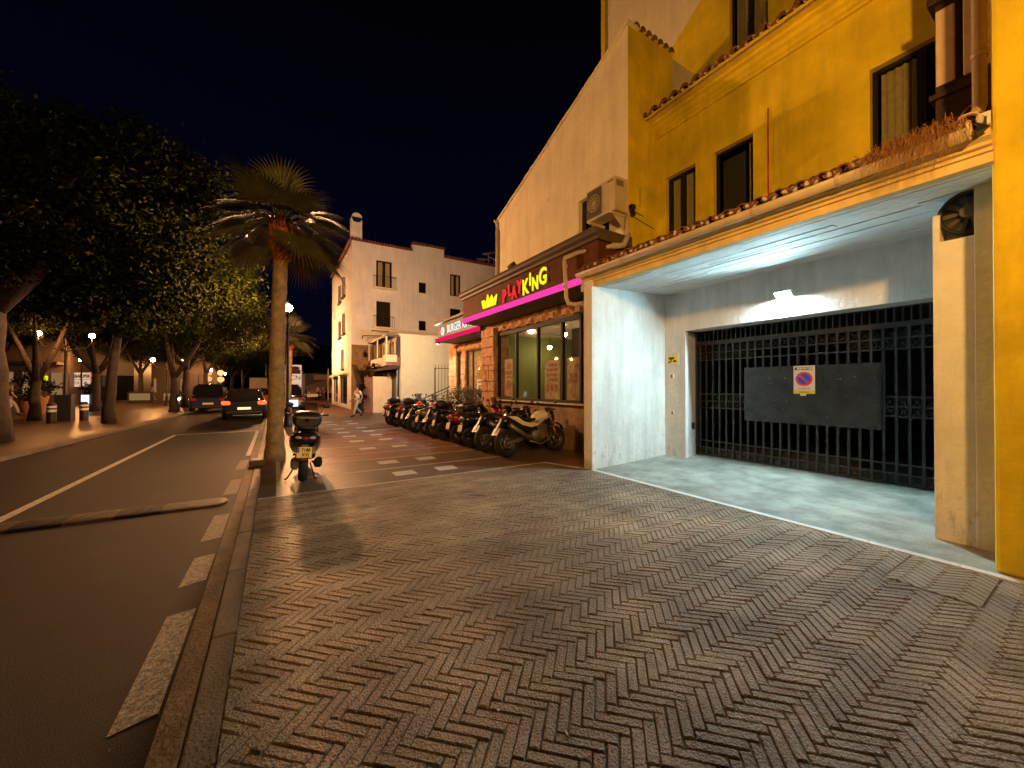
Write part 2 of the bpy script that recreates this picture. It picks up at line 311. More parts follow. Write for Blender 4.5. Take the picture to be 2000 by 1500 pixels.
# ================================================================== SETTING: ground
def struct(o): o['kind'] = 'structure'; return o
m = M(); m.quad((-400, -200, -0.12), (400, -200, -0.12), (400, 900, -0.12), (-400, 900, -0.12)); struct(m.build('ground', 'plaza'))
KX = lambda y: -4.97+(y-10)*0.041           # far kerb line
m = M()
ys = [-12, 0, 4, 8, 12, 16, 20, 26, 34, 50, 90, 160]
for a, b in zip(ys, ys[1:]): m.quad((KX(a), a, -0.02), (-0.45, a, -0.02), (-0.45, b, -0.02), (KX(b), b, -0.02))
struct(m.build('road', 'asphalt'))
m = M()
y = -8.0
while y < 60:
    L = 1.0 if y < 20 else 4
    m.box(-0.335+random.uniform(-.003, .003), -0.2, y+0.004, y+L-0.006, -0.1, 0.0+random.uniform(-.004, .003)); y += L
struct(m.build('kerb', 'kerb', bevel=0.012))
m = M(); m.box(-0.45, -0.337, -8, 60, -0.1, -0.008); struct(m.build('gutter_channel', 'gutter_conc'))
m = M()
for a, b in zip(ys, ys[1:]):
    m.add([(KX(a)-0.22, a, 0.07), (KX(a), a, 0.07), (KX(b), b, 0.07), (KX(b)-0.22, b, 0.07), (KX(a), a, -0.03), (KX(b), b, -0.03)], [(0, 1, 2, 3), (1, 4, 5, 2)])
struct(m.build('far_kerb', 'kerb'))
m = M()
for a, b in zip(ys, ys[1:]): m.quad((-60, a, 0.066), (KX(a)-0.22, a, 0.066), (KX(b)-0.22, b, 0.066), (-60, b, 0.066))
struct(m.build('plaza_pavement', 'plaza'))
# road paint
Zr = -0.0165
def strip(name, quads, mt):
    m = M()
    for q in quads: m.quad(*q)
    return struct(m.build(name, mt))
def rect(x0, x1, y0, y1, z): return ((x0, y0, z), (x1, y0, z), (x1, y1, z), (x0, y1, z))
dash = []
for y0, y1 in ((0.2, 1.2), (2.42, 3.50), (3.92, 4.55), (4.95, 5.9), (6.9, 8.0), (8.9, 10.0)):
    dash.append(((-0.635, y0, Zr), (-0.47, y0+0.05, Zr), (-0.47, y1, Zr), (-0.62, y1-0.03, Zr)))
strip('edge_dashes', dash, 'wornpaint')
strip('lane_line', [rect(-2.80, -2.69, 1, 16.4, Zr), rect(-2.69, -0.47, 16.33, 16.43, Zr), rect(-0.56, -0.47, 10.6, 16.3, Zr)], 'paint')
# stamped-brick crossing: real herringbone bricks over a mortar bed
m = M(); m.add([(-0.2, -3, -0.0075), (5.0, -3, -0.014), (5.0, 5.5, -0.0075), (4.65, 6.32, -0.0075), (-0.2, 6.32, -0.0075)], [(0, 1, 2, 3, 4)]); struct(m.build('brick_joint_bed', 'bed'))
def herring(x0, x1, y0, y1, W=0.054, n=4, top=0.0, jit=0.0028, gap=0.0018, rnd=None, warp=True):
    rnd = rnd or random.Random(3); V = []; Fc = []; c45 = cos(R(45)); N = int(14/W)
    cx, cy = (x0+x1)/2, (y0+y1)/2
    K = int(max(x1-x0, y1-y0)/W)+6
    for X in range(-K, K):
        for Y in range(-K, K):
            k = (X-Y) % (2*n)
            if k == 0: a, b, c, d = X, X+n, Y, Y+1
            elif k == 2*n-1: a, b, c, d = X, X+1, Y, Y+n
            else: continue
            mx, my = (a+b)/2*W, (c+d)/2*W
            wx = cx+(mx+my)*c45; wy = cy+(my-mx)*c45
            if not (x0-.12 < wx < x1+.12 and y0-.12 < wy < y1+.12): continue
            z = top+rnd.gauss(0, jit*0.6); tx = rnd.gauss(0, 0.010); ty = rnd.gauss(0, 0.014); g = gap*rnd.uniform(0.5, 2.4); ch = 0.0055
            if rnd.random() < 0.03: z -= 0.004
            ring = []
            for (dx, lo) in ((g, -0.02), (g+0.0015, z-ch), (g+ch, z)):
                for (px, py) in ((a*W+dx, c*W+dx), (b*W-dx, c*W+dx), (b*W-dx, d*W-dx), (a*W+dx, d*W-dx)):
                    px += rnd.uniform(-.0016, .0016); py += rnd.uniform(-.0016, .0016)
                    X2 = cx+(px+py)*c45; Y2 = cy+(py-px)*c45
                    if warp: X2 += 0.02*sin(Y2*1.7); Y2 += 0.02*sin(X2*1.3+1)
                    zz = lo+((px-mx)*tx+(py-my)*ty if lo > -0.019 else 0)
                    ring.append((X2, Y2, zz))
            bI = len(V); V += ring
            for r_ in (0, 4): Fc += [(bI+r_+i, bI+r_+(i+1) % 4, bI+r_+4+(i+1) % 4, bI+r_+4+i) for i in range(4)]
            Fc.append((bI+8, bI+9, bI+10, bI+11))
    return V, Fc
def clipmesh(name, V, Fc, mt, planes):
    bm = bmesh.new(); vs = [bm.verts.new(v) for v in V]
    for f in Fc: bm.faces.new([vs[i] for i in f])
    for co, no, inner in planes:
        g = bm.verts[:]+bm.edges[:]+bm.faces[:]
        bmesh.ops.bisect_plane(bm, geom=g, plane_co=co, plane_no=no, clear_outer=not inner, clear_inner=inner)
    me = bpy.data.meshes.new(name); bm.to_mesh(me); bm.free(); me.materials.append(MT[mt])
    o = bpy.data.objects.new(name, me); col.objects.link(o); return o
V, Fc = herring(-0.2, 5.0, -0.6, 6.3)
def brickarea(a, b, c, d, extra=()):
    sel = []
    for i in range(0, len(Fc), 9):
        f0 = Fc[i]; x = V[f0[0]][0]; y = V[f0[0]][1]
        if a-.25 < x < b+.25 and c-.25 < y < d+.25: sel += Fc[i:i+9]
    mp = {}; V2 = []; F2 = []
    for f_ in sel:
        for q in f_:
            if q not in mp: mp[q] = len(V2); V2.append(V[q])
        F2.append(tuple(mp[q] for q in f_))
    struct(clipmesh('brick_paving', V2, F2, 'brick', [((a, 0, 0), (-1, 0, 0), False), ((b, 0, 0), (1, 0, 0), False), ((0, d, 0), (0, 1, 0), False), ((0, c, 0), (0, -1, 0), False)]+list(extra)))
brickarea(-.197, 4.215, -.6, 6.30); brickarea(4.215, 4.997, 1.09, 6.30, [((5.0, 5.25, 0), (1.1, 0.35, 0), False)]); brickarea(4.215, 4.997, -.6, .56)
# cover slab let into the bricks
V, Fc = herring(4.23, 4.985, 0.57, 1.08, top=0.002, jit=0.0006, gap=0.002, warp=False, rnd=random.Random(5))
slab = clipmesh('cover_slab', V, Fc, 'slab' if 'slab' in MT else 'gutter_conc', [((4.235, 0, 0), (-1, 0, 0), False), ((4.985, 0, 0), (1, 0, 0), False), ((0, 0.575, 0), (0, -1, 0), False), ((0, 1.075, 0), (0, 1, 0), False)])
tag(slab, 'rectangular tan cover slab with zigzag relief let into the bricks by the yellow pier', 'cover slab')
# marble threshold strips
m = M()
y = -1.0
while y < 5.45: m.box(5.0, 5.085, y+.002, min(y+0.6, 5.45)-.002, -0.05, 0.006); y += 0.6
m.add([(4.998, 5.26, 0.005), (5.085, 5.28, 0.005), (4.72, 6.40, 0.005), (4.63, 6.34, 0.005)], [(0, 1, 2, 3)])
struct(m.build('white_stone_strip', 'marble'))
m = M(); m.quad((5.085, -3, 0.001), (9.2, -3, 0.02), (9.2, 5.6, 0.02), (5.085, 5.6, 0.001)); m.quad((9.2, -3, 0.02), (15, -3, -.2), (15, 5.6, -.2), (9.2, 5.6, 0.02)); struct(m.build('driveway_concrete', 'concrete'))
# banded pavement beyond the crossing
B = [6.34, 7.41, 8.53, 9.36, 10.62, 12.33, 14.3, 16.5, 19.0, 22.0, 25.5, 30]
mg, mt_, ml = M(), M(), M()
for i in range(len(B)-1):
    q = rect(-0.2, 6.6 if i < 4 else (7.2 if i < 7 else 7.0), B[i], B[i+1], 0.0)
    (mg if i in (0, 1, 8) else mt_).quad(*q)
    if i < 8: ml.quad(*rect(0.35 if i else -0.2, 4.3 if i else 4.66, B[i]-0.032, B[i]+0.032, 0.0035))
ml.quad(*rect(0.67, 0.765, 6.38, 9.3, 0.0035)); ml.quad(*rect(0.02, 0.09, 6.38, 9.3, 0.0032))
mt_.quad((4.60, 6.335, -.0015), (5.02, 5.2, -.0015), (7.4, 5.2, -.0015), (7.4, 6.335, -.0015)); struct(mg.build('grey_pavement', 'greyp')); struct(mt_.build('terracotta_pavement', 'terra'))
m = M(); m.quad((-0.2, 30, 0), (7, 30, 0), (7, 160, 0), (-0.2, 160, 0)); struct(m.build('far_pavement', 'terra'))
struct(ml.build('pavement_lines', 'paint'))
ms = M()
for y in (6.72, 7.88, 9.93, 11.43, 12.68, 13.85, 15.12, 17.0, 18.4):
    for x in (1.79, 2.585): ms.quad(*rect(x, x+0.385, y, y+0.34, 0.004))
struct(ms.build('pavement_white_squares', 'marble'))
m = M()
rr = random.Random(11)
for _ in range(260):
    x = rr.uniform(-0.1, 4.9); y = rr.uniform(0.4, 7.5); s = rr.uniform(.003, .008); m.ell((x, y, 0.004), (s, s*rr.uniform(.5, 1.6), .003), 5, 3)
o = m.build('litter_specks', 'marble'); tag(o, kind='stuff'); o['label'] = 'tiny pale specks of grit and litter scattered over the paving'
m = M(); rr = random.Random(17)
for _ in range(420):
    y = rr.uniform(1.2, 12); x = rr.choice((rr.gauss(-.44, .02), rr.gauss(-.335, .012), rr.gauss(-.19, .012), rr.uniform(-.7, -.2))); s = rr.uniform(.004, .012); a = rr.uniform(0, 3); z_ = .004 if x > -.34 else (-.009 if x > -.45 else -.015)
    m.add([(x-s*cos(a), y-s*sin(a), z_), (x+s*.5*sin(a), y-s*.5*cos(a), z_+.003), (x+s*cos(a), y+s*sin(a), z_+.001), (x-s*.5*sin(a), y+s*.5*cos(a), z_+.003)], [(0, 1, 2, 3)])
o = m.build('gutter_debris', 'bed'); tag(o, kind='stuff'); o['label'] = 'dark bits of leaf and dirt lying along the kerb and gutter'
# cigarette ends on the bricks
for k, (x, y, a, lb) in enumerate(((1.11, 1.33, 1.3, 'white cigarette end lying on the bricks near the bottom of the photo'), (3.55, 4.62, .4, 'pale cigarette end on the bricks before the garage'))):
    m = M(); m.cyl((x-.014*cos(a), y-.014*sin(a), .007), (x+.014*cos(a), y+.014*sin(a), .007), .004, n=8)
    tag(m.build('cigarette_end', 'shirtw'), lb, 'cigarette end')

# ================================================================== speed hump
hump = empty('speed_hump', (-2.5, 6.45, -0.02), 'shiny black rubber speed hump with pale segments across the road', 'speed hump')
def hseg(x0, x1, name, mt, rnd_end=0):
    m = M(); sec = []
    for k in range(9):
        x = x0+(x1-x0)*k/8; yc = 6.52-0.02*(x+0.5); w = 0.22
        if rnd_end and k > 4: w *= math.sqrt(max(0.02, 1-((k-4)/4.0)**2))
        sec.append([(x, yc+w*cos(pi*j/8), -0.022+0.036*sin(pi*j/8)**0.6*(w/0.22)**.5+0.001) for j in range(9)])
    vs = [p for s_ in sec for p in s_]
    m.add(vs, [(i*9+j, i*9+j+1, (i+1)*9+j+1, (i+1)*9+j) for i in range(8) for j in range(8)], True)
    if not rnd_end:                                   # raised slanting ribs moulded on each segment
        for q in range(3):
            xa = x0+.06+q*.13; pts = []
            for j in range(1, 8): t = pi*j/8; pts.append((xa+.05*cos(t), 6.52-0.02*(xa+.5)+.215*cos(t), -0.0205+0.036*sin(t)**0.6))
            m.tube(pts, .0045, 5)
    m.build(name, mt, hump)
MT['humpb'] = mat('black_rubber_hump', (0.008, 0.007, 0.006), 0.5, bump=1.0, bscale=45, spec=.12); MT['humpl'] = mat('dusty_rubber_hump', (0.065, 0.036, 0.022), 0.5, bump=1.0, bscale=45, spec=.2, var=.5, vscale=12)
x = -0.78; k = 0
hseg(-0.78, -0.54, 'end_cap', 'humpl', 1)
while x > -4.6:
    hseg(x-0.42, x, 'hump_segment', 'humpl' if k % 2 == 0 else 'humpb'); x -= 0.42; k += 1

# ================================================================== GARAGE BUILDING
gb = empty('garage_building', (7.15, 2.0, 0), 'yellow building with a garage recess under a tiled eave, right of the photo', 'building')
# right-hand big pier / corner facade
m = M(); m.box(5.12, 9.5, -4, 0.62, 0, 14); m.build('corner_pier', 'yellow', gb, bevel=0.03)
# inner pier with fan niche
m = M(); m.box(5.72, 9.0, 0.62, 0.80, 0, 3.5); m.box(5.75, 7.55, 0.80, 1.08, 0, 3.02); m.box(5.75, 7.55, 1.03, 1.08, 3.02, 3.30); m.box(6.0, 7.55, 0.80, 1.03, 3.02, 3.6); m.build('inner_pier', 'inner', gb, bevel=0.006)
# left end wall of recess
m = M(); m.prism([(5.0, 5.28), (7.55, 5.57), (7.55, 5.78), (5.0, 5.50)], 0, 3.75, 'z'); m.build('end_wall', 'inner', gb, bevel=0.012)
# back wall of the recess with the gate opening
m = M(); wall(m, (7.5, 0, 0), (0, 1, 0), (-1, 0, 0), -2, 5.6, 0, 3.75, [(-1.6, 5.06, 0, 2.75)], 0.1)
m.quad((7.5, 5.06, 0), (8.22, 5.28, 0), (8.22, 5.28, 2.75), (7.5, 5.06, 2.75)); m.quad((7.5, -1.6, 2.75), (8.3, -1.6, 2.80), (8.3, 5.3, 2.80), (7.5, 5.06, 2.75))
m.build('recess_back_wall', 'inner', gb)
# ceiling, slightly rising inwards, board-marked
m = M(); rr = random.Random(4)
x = 5.16; z = lambda x: 3.43+(x-5.16)*0.075
while x < 7.5:
    x2 = min(7.5, x+0.12)
    y = -1.0
    while y < 5.7:
        y2 = min(5.75, y+rr.uniform(1.2, 2.6)); dz = rr.choice((0, 0, .0, .003, .007, -.004))
        m.add([(x, y, z(x)+dz), (x2, y, z(x2)+dz), (x2, y2, z(x2)+dz), (x, y2, z(x)+dz), (x, y, 3.9), (x2, y, 3.9), (x2, y2, 3.9), (x, y2, 3.9)], [(0, 1, 2, 3), (0, 1, 5, 4), (1, 2, 6, 5), (2, 3, 7, 6), (3, 0, 4, 7)]); y = y2
    x = x2
m.build('recess_ceiling', 'ceil', gb)
# garage interior (dark)
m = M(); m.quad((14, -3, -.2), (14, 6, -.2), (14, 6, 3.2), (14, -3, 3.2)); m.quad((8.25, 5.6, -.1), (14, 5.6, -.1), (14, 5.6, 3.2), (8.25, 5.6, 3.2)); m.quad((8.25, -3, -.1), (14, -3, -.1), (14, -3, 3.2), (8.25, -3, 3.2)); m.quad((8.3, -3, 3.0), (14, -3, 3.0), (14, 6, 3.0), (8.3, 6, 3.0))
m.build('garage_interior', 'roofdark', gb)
# beam with mouldings under the gutter
m = M(); prof = [(5.16, 3.42), (5.05, 3.42), (5.05, 3.50), (5.02, 3.505), (5.02, 3.535), (4.98, 3.545), (4.975, 3.575), (4.93, 3.60), (4.93, 3.66), (5.16, 3.66)]
m.prism(prof, 0.60, 5.5, 'y'); m.build('eave_moulding', 'trim', gb)
# gutter
m = M(); n = 10
def gut(m, y0, y1, xc, zc, r):
    vs = []
    for yy in (y0, y1):
        for i in range(n+1): t = pi+pi*i/n; vs.append((xc+r*cos(t), yy, zc+r*sin(t)))
        for i in range(n+1): t = 2*pi-pi*i/n; vs.append((xc+(r-.008)*cos(t), yy, zc+(r-.008)*sin(t)))
    L = 2*(n+1); m.add(vs, [(i, (i+1) % L, L+(i+1) % L, L+i) for i in range(L)], True); m.add(vs[:L], [tuple(range(L))]); m.add(vs[L:], [tuple(range(L))])
gut(m, 0.70, 5.48, 4.845, 3.655, 0.075); m.torus((4.845, 0.70, 3.655), 0.07, 0.012, 'y', 18, 6)
gt = m.build('gutter', 'pvc', gb)
for y in (1.55, 2.35, 3.3, 4.4):
    k = M(); vs = [(4.845+.085*cos(pi+pi*i/8), yy, 3.655+.085*sin(pi+pi*i/8)) for yy in (y-.015, y+.015) for i in range(9)]; k.add(vs, [(i, i+1, 10+i, 9+i) for i in range(8)]); k.tube([(4.93, y, 3.655), (4.93, y, 3.60), (4.97, y, 3.58)], .008, 6); k.build('gutter_bracket', 'pvc', gt)
m = M(); m.add([(4.845, 0.66, 3.70), (4.80, 0.66, 3.60), (4.90, 0.66, 3.60), (4.845, 0.585, 3.63)], [(0, 1, 2), (0, 1, 3), (1, 2, 3), (0, 2, 3)]); m.build('broken_gutter_end', 'blackp', gt)
# tiled lean-to roof and upper eave
def tile_roof(name, y0, y1, x0, x1, z0, slope, pitch=0.20, parent=gb, seed=1):
    rr = random.Random(seed); m = M(); y = y0+pitch*0.5; r = pitch*0.36
    Z = lambda x: z0+(x-x0)*slope
    while y < y1-0.02:
        dy = rr.uniform(-.012, .012); dz = rr.uniform(-.006, .008); dx = rr.uniform(-.03, .02); rj = r*rr.uniform(.93, 1.08)
        for s_ in range(max(1, int((x1-x0)/0.34))):                     # covers, overlapping courses
            xa = x0+dx+s_*0.34; xb = min(x1, xa+0.40); lift = 0.012*(s_ % 2)
            vs = []
            for (xx, q, l) in ((xa, rj, 0.02), (xb, rj*.86, 0.0)):
                for rad in (q, q-.016):
                    for i in range(9): t = pi*i/8; vs.append((xx, y+dy+rad*cos(t), Z(xx)+dz+l+lift+rad*1.05*sin(t)))
            m.mi = 0
            m.add(vs, [(i, i+1, 18+i+1, 18+i) for i in range(8)]+[(9+i, 9+i+1, 27+i+1, 27+i) for i in range(8)]+[(i, i+1, 10+i, 9+i) for i in range(8)], True)
        vs = []                                                         # pans between covers
        for xx in (x0-0.03+dx, x1):
            for rad in (rj*.95, rj*.95-.014):
                for i in range(9): t = pi+pi*i/8; vs.append((xx, y+pitch/2+rad*cos(t), Z(xx)+.055+rad*.75*sin(t)))
        m.add(vs, [(i, i+1, 18+i+1, 18+i) for i in range(8)]+[(9+i, 9+i+1, 27+i+1, 27+i) for i in range(8)]+[(i, i+1, 10+i, 9+i) for i in range(8)], True)
        m.mi = 1                                                        # lumps of mortar at the springing
        for sgn in (-1, 1):
            m.ell((x0+.035+rr.uniform(-.01, .012), y+dy+sgn*pitch*0.30, Z(x0)+.038+rr.uniform(-.012, .012)), (.045, .022*rr.uniform(.7, 1.3), .042*rr.uniform(.7, 1.2)), 8, 6)
        m.mi = 2; m.quad((x0+.09, y-pitch/2, Z(x0)-.03), (x0+.09, y+pitch/2, Z(x0)-.03), (x0+.09, y+pitch/2, Z(x0)+.07), (x0+.09, y-pitch/2, Z(x0)+.07))
        y += pitch
    m.mi = 1; m.prism([(x0+.10, z0-.035), (x1, Z(x1)-.035), (x1, Z(x1)+0.01), (x0+.10, z0+0.01)], y0, y1, 'y')
    return m.build(name, ['tile', 'mortar', 'roofdark'], parent)
tile_roof('lower_tile_roof', 0.62, 5.50, 4.86, 7.15, 3.70, 0.40, 0.2)
tile_roof('upper_tile_eave', 0.62, 5.52, 6.66, 8.55, 7.27, 0.36, 0.235, seed=2)
# upper facade with windows
WZ0, WZ1 = 4.66, 6.03
wins = [(4.59, 5.27), (3.50, 4.22), (0.95, 1.94)]
m = M(); wall(m, (7.15, 0, 0), (0, 1, 0), (-1, 0, 0), 0.6, 5.52, 3.6, 7.3, [(a, b, WZ0, WZ1) for a, b in wins], 0.16); m.box(7.16, 7.6, 0.6, 5.5, 7.2, 7.4)
m.build('upper_wall', 'yellow', gb)
m = M(); m.prism([(7.15, 6.98), (7.10, 6.98), (7.09, 7.02), (7.05, 7.04), (7.05, 7.09), (6.99, 7.12), (6.96, 7.17), (6.90, 7.19), (6.90, 7.24), (6.72, 7.255), (6.72, 7.30), (7.15, 7.30)], 0.6, 5.50, 'y'); m.build('cornice', 'yellow', gb)
m = M(); m.box(7.13, 7.149, 3.02, 3.16, 4.5, 6.25); m.build('pilaster_strip', 'yellow', gb, bevel=.004); m = M(); m.box(7.135, 7.149, 5.38, 5.52, 4.5, 6.96); m.build('corner_strip', 'yellow', gb, bevel=.004)
m = M(); m.tube([(7.135, 3.25, 4.6), (7.135, 3.25, 6.3)], .010, 6); m.build('thin_red_pipe', 'redg', gb)
def window(parent, X, a, b, z0, z1, cur=((0.04, 0.42), (0.58, 0.96)), depth=0.12, leaves=2, rail=False, mt='blackm'):
    x = X+depth; f = M(); t = 0.055
    f.box(x-.02, x+.03, a, b, z0, z0+t); f.box(x-.02, x+.03, a, b, z1-t, z1); f.box(x-.02, x+.03, a, a+t, z0+t, z1-t); f.box(x-.02, x+.03, b-t, b, z0+t, z1-t)
    if leaves == 2: f.box(x-.021, x+.029, (a+b)/2-.045, (a+b)/2+.045, z0+t, z1-t)
    fr = f.build('window', mt, parent, bevel=.004)
    g = M(); g.quad((x, a+t, z0+t), (x, b-t, z0+t), (x, b-t, z1-t), (x, a+t, z1-t)); g.build('pane', 'glass', fr)
    for (c0, c1) in cur:
        c = M(); n = 14; y0 = a+t+(b-a-2*t)*c0; y1 = a+t+(b-a-2*t)*c1
        vs = [(x+.06+.018*sin(i*2.1), y0+(y1-y0)*i/n, zz) for zz in (z0+t, z1-t) for i in range(n+1)]
        c.add(vs, [(i, i+1, n+2+i, n+1+i) for i in range(n)], True); c.build('curtain', 'curtain', fr)
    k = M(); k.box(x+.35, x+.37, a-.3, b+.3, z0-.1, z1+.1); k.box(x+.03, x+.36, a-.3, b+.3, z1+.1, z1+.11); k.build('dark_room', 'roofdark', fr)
    return fr
window(gb, 7.15, *wins[0], WZ0, WZ1); window(gb, 7.15, *wins[1], WZ0, WZ1, cur=((0.02, 0.14),), leaves=1); window(gb, 7.15, *wins[2], WZ0, WZ1, cur=((0.55, 0.97),))
# third storey behind, and high volume
m = M(); wall(m, (8.6, 0, 0), (0, 1, 0), (-1, 0, 0), 0.6, 8.57, 7.4, 15, [(3.91, 4.69, 8.4, 11.3), (1.3, 2.3, 8.4, 11.3)], 0.16)
m.quad((8.6, 8.57, 5), (12, 8.57, 5), (12, 8.57, 15), (8.6, 8.57, 15)); m.quad((8.6, .6, 15), (12, .6, 15), (12, 8.57, 15), (8.6, 8.57, 15)); m.box(8.52, 8.6, 8.42, 8.57, 7.4, 15.02); m.build('upper_storey_wall', 'yellow', gb)
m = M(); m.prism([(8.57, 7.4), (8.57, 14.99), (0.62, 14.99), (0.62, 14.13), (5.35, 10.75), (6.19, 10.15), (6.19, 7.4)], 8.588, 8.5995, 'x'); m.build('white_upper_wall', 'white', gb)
window(gb, 8.6, 3.91, 4.69, 8.4, 11.3); window(gb, 8.6, 1.3, 2.3, 8.4, 11.3)
# bay window of dark wood beside the corner pier, downpipe
m = M(); m.box(6.28, 7.14, .60, 1.15, 4.30, 7.0); m.box(6.22, 7.14, .60, 1.19, 4.74, 4.80); m.box(6.20, 7.14, .60, 1.20, 5.80, 5.88); bw = m.build('bay_window', 'darkwood', gb, bevel=.01)
for a, b in ((1.0, 1.14), (.66, .94)):
    for c, d in ((4.88, 5.72), (5.95, 6.8)): m = M(); m.box(6.245, 6.279, a, b, c, d); m.build('raised_panel', 'pvc', bw, bevel=.012)
m = M(); m.tube([(5.55, .735, 15), (5.55, .735, 4.15), (5.35, .735, 3.98), (4.95, .74, 3.80)], .048, 12)
for z in (4.6, 6.2, 7.8): m.cyl((5.55, .735, z), (5.55, .735, z+.05), .056, n=12)
m.build('downpipe', 'pvc', gb)
# recess fittings
m = M(); rr = random.Random(9)
gate = M()
# ---- gate
GX = 8.22; gy0, gy1 = -1.5, 5.27; pitch = 0.1465
g = M(); g.box(GX-.04, GX+.04, gy1-.05, gy1+.01, 0.0, 2.82); g.box(GX-.04, GX+.04, gy0, gy1-.05, 2.47, 2.56); g.box(GX-.03, GX+.03, gy0, gy1-.05, 2.775, 2.82)
for z in (.045, .20, .35, 1.085, 1.235, 1.39, 2.14, 2.305): g.box(GX-.02, GX+.02, gy0, gy1-.05, z-.014, z+.014)
gf = g.build('garage_gate', 'darkgate', gb, bevel=.003)
v = M(); y = gy1-.11; ycell = [gy1-.05]
while y > gy0: v.box(GX-.028, GX+.012, y-.017, y+.017, .03, 2.47); ycell.append(y); y -= pitch
v.build('vertical_bars', 'darkgate', gf)
v = M(); y = gy1-.12
while y > gy0: v.box(GX-.012, GX+.012, y-.011, y+.011, 2.56, 2.775); y -= pitch*.66
v.build('transom_bars', 'darkgate', gf)
v = M()
for i in range(len(ycell)-1):
    a, b = ycell[i+1]+.017, ycell[i]-.017
    rows = [(.055, .19)]+([(2.315, 2.46)] if True else [])
    if i < 9 or 18 < i: rows += [(2.15, 2.295)]
    if 3 <= i or i > 22: rows += [(1.10, 1.225), (1.245, 1.38)]
    for (c, d) in rows:
        v.cyl((GX-.004, a, c), (GX-.004, b, d), .0065, n=5, caps=False); v.cyl((GX+.006, a, d), (GX+.006, b, c), .0065, n=5, caps=False)
v.build('crossed_scrolls', 'darkgate', gf)
v = M(); v.box(GX-.055, GX-.045, 2.10, 4.185, .865, 1.935); rr = random.Random(6); v.mi = 1
for y in (4.05, 3.72, 3.45, 3.16, 2.62, 2.43, 2.18):
    v.ell((GX-.057, y, 1.70+rr.uniform(-.02, .03)), (.005, .012, .012), 8, 5)
for _ in range(16): v.ell((GX-.056, rr.uniform(2.15, 4.1), rr.uniform(.95, 1.85)), (.002, rr.uniform(.004, .02), rr.uniform(.003, .006)), 6, 4)
v.build('gate_sheet', ['board', 'alloy'], gf)
# ---- no-parking plate on the gate sheet
s = empty('no_parking_sign', (GX-.06, 3.14, 1.67), 'white sign with a blue no-parking disc and yellow foot on the garage gate', 'sign')
X = GX-.062
m = M(); m.box(X-.004, X+.004, 2.975, 3.305, 1.42, 1.93); m.build('sign_plate', 'signw', s, bevel=.002)
m = M(); m.box(X-.007, X-.0042, 2.975, 3.305, 1.42, 1.475); m.build('yellow_band', 'ylw', s)
m = M(); m.cyl((X-.0085, 3.14, 1.69), (X-.0045, 3.14, 1.69), .130, n=40); m.build('red_ring', 'red', s)
m = M(); m.cyl((X-.011, 3.14, 1.69), (X-.0088, 3.14, 1.69), .094, n=36); m.build('blue_disc', 'blue', s)
m = M(); a = R(45); d = Vector((0, -cos(a), -sin(a))); p = Vector((0, -sin(a), cos(a))); c = Vector((X-.0125, 3.14, 1.69))
m.add([c+d*.105+p*.017, c+d*.105-p*.017, c-d*.105-p*.017, c-d*.105+p*.017], [(0, 1, 2, 3)]); m.build('red_bar', 'red', s)
text('AYUNTAMIENTO', .030, 'ink', (X-.006, 3.125, 1.898), parent=s, ext=.001); text('DE MARBELLA', .036, 'ink', (X-.006, 3.125, 1.862), parent=s, ext=.001, bold=.0008)
text('V A D O', .046, 'ink', (X-.006, 3.135, 1.515), parent=s, ext=.001); text('LICENCIA N.', .028, 'ink', (X-.0085, 3.14, 1.448), parent=s, ext=.0008)
m = M(); m.box(X-.006, X-.0042, 3.25, 3.285, 1.85, 1.905); m.build('town_crest', 'shrub', s)
m = M(); m.box(X-.004, X+.004, 3.11, 3.20, 1.385, 1.42); m.build('plate_tab', 'signw', s)
# ---- camera warning sign
s = empty('camera_warning_sign', (7.49, 5.36, 2.15), 'small yellow and white security camera notice beside the gate', 'sign')
X = 7.492; m = M(); m.box(X-.006, X, 5.20, 5.51, 2.02, 2.30); m.build('sign_plate', 'signw', s); m = M(); m.box(X-.009, X-.0062, 5.225, 5.485, 2.06, 2.25); m.build('yellow_panel', 'ylw', s)
m = M(); m.box(X-.012, X-.0092, 5.32, 5.45, 2.155, 2.205); m.box(X-.012, X-.0092, 5.38, 5.41, 2.10, 2.16); m.box(X-.012, X-.0092, 5.27, 5.34, 2.09, 2.135); m.box(X-.012, X-.0092, 5.41, 5.47, 2.08, 2.11); m.build('camera_symbol', 'ink', s)
text('ZONA VIDEOVIGILADA', .026, 'ink', (X-.007, 5.355, 2.275), parent=s, ext=.0008); text('LEY DE PROTECCION DE DATOS', .016, 'ink', (X-.007, 5.355, 2.04), parent=s, ext=.0008)
# ---- small things on the recess walls
def keybox(loc, hx, hz, lb, name='key_switch', mt='acw'):
    e_ = empty(name, loc, lb, 'switch'); m = M(); m.box(loc[0]-.03, loc[0], loc[1]-hx, loc[1]+hx, loc[2]-hz, loc[2]+hz); m.build('switch_box', mt, e_, bevel=.004)
    m = M(); m.box(loc[0]-.034, loc[0]-.0302, loc[1]-hx*.45, loc[1]+hx*.45, loc[2]-hz*.6, loc[2]+hz*.6); m.build('switch_face', 'ink', e_)
keybox((7.498, 5.37, 1.78), .035, .045, 'white key switch on the wall below the camera notice'); keybox((7.498, 5.36, .97), .028, .04, 'lower black button plate on the recess wall', 'button_plate')
keybox((7.93, 5.17, .68), .05, .07, 'dark sensor box on the reveal left of the gate', 'gate_sensor', 'blackp')
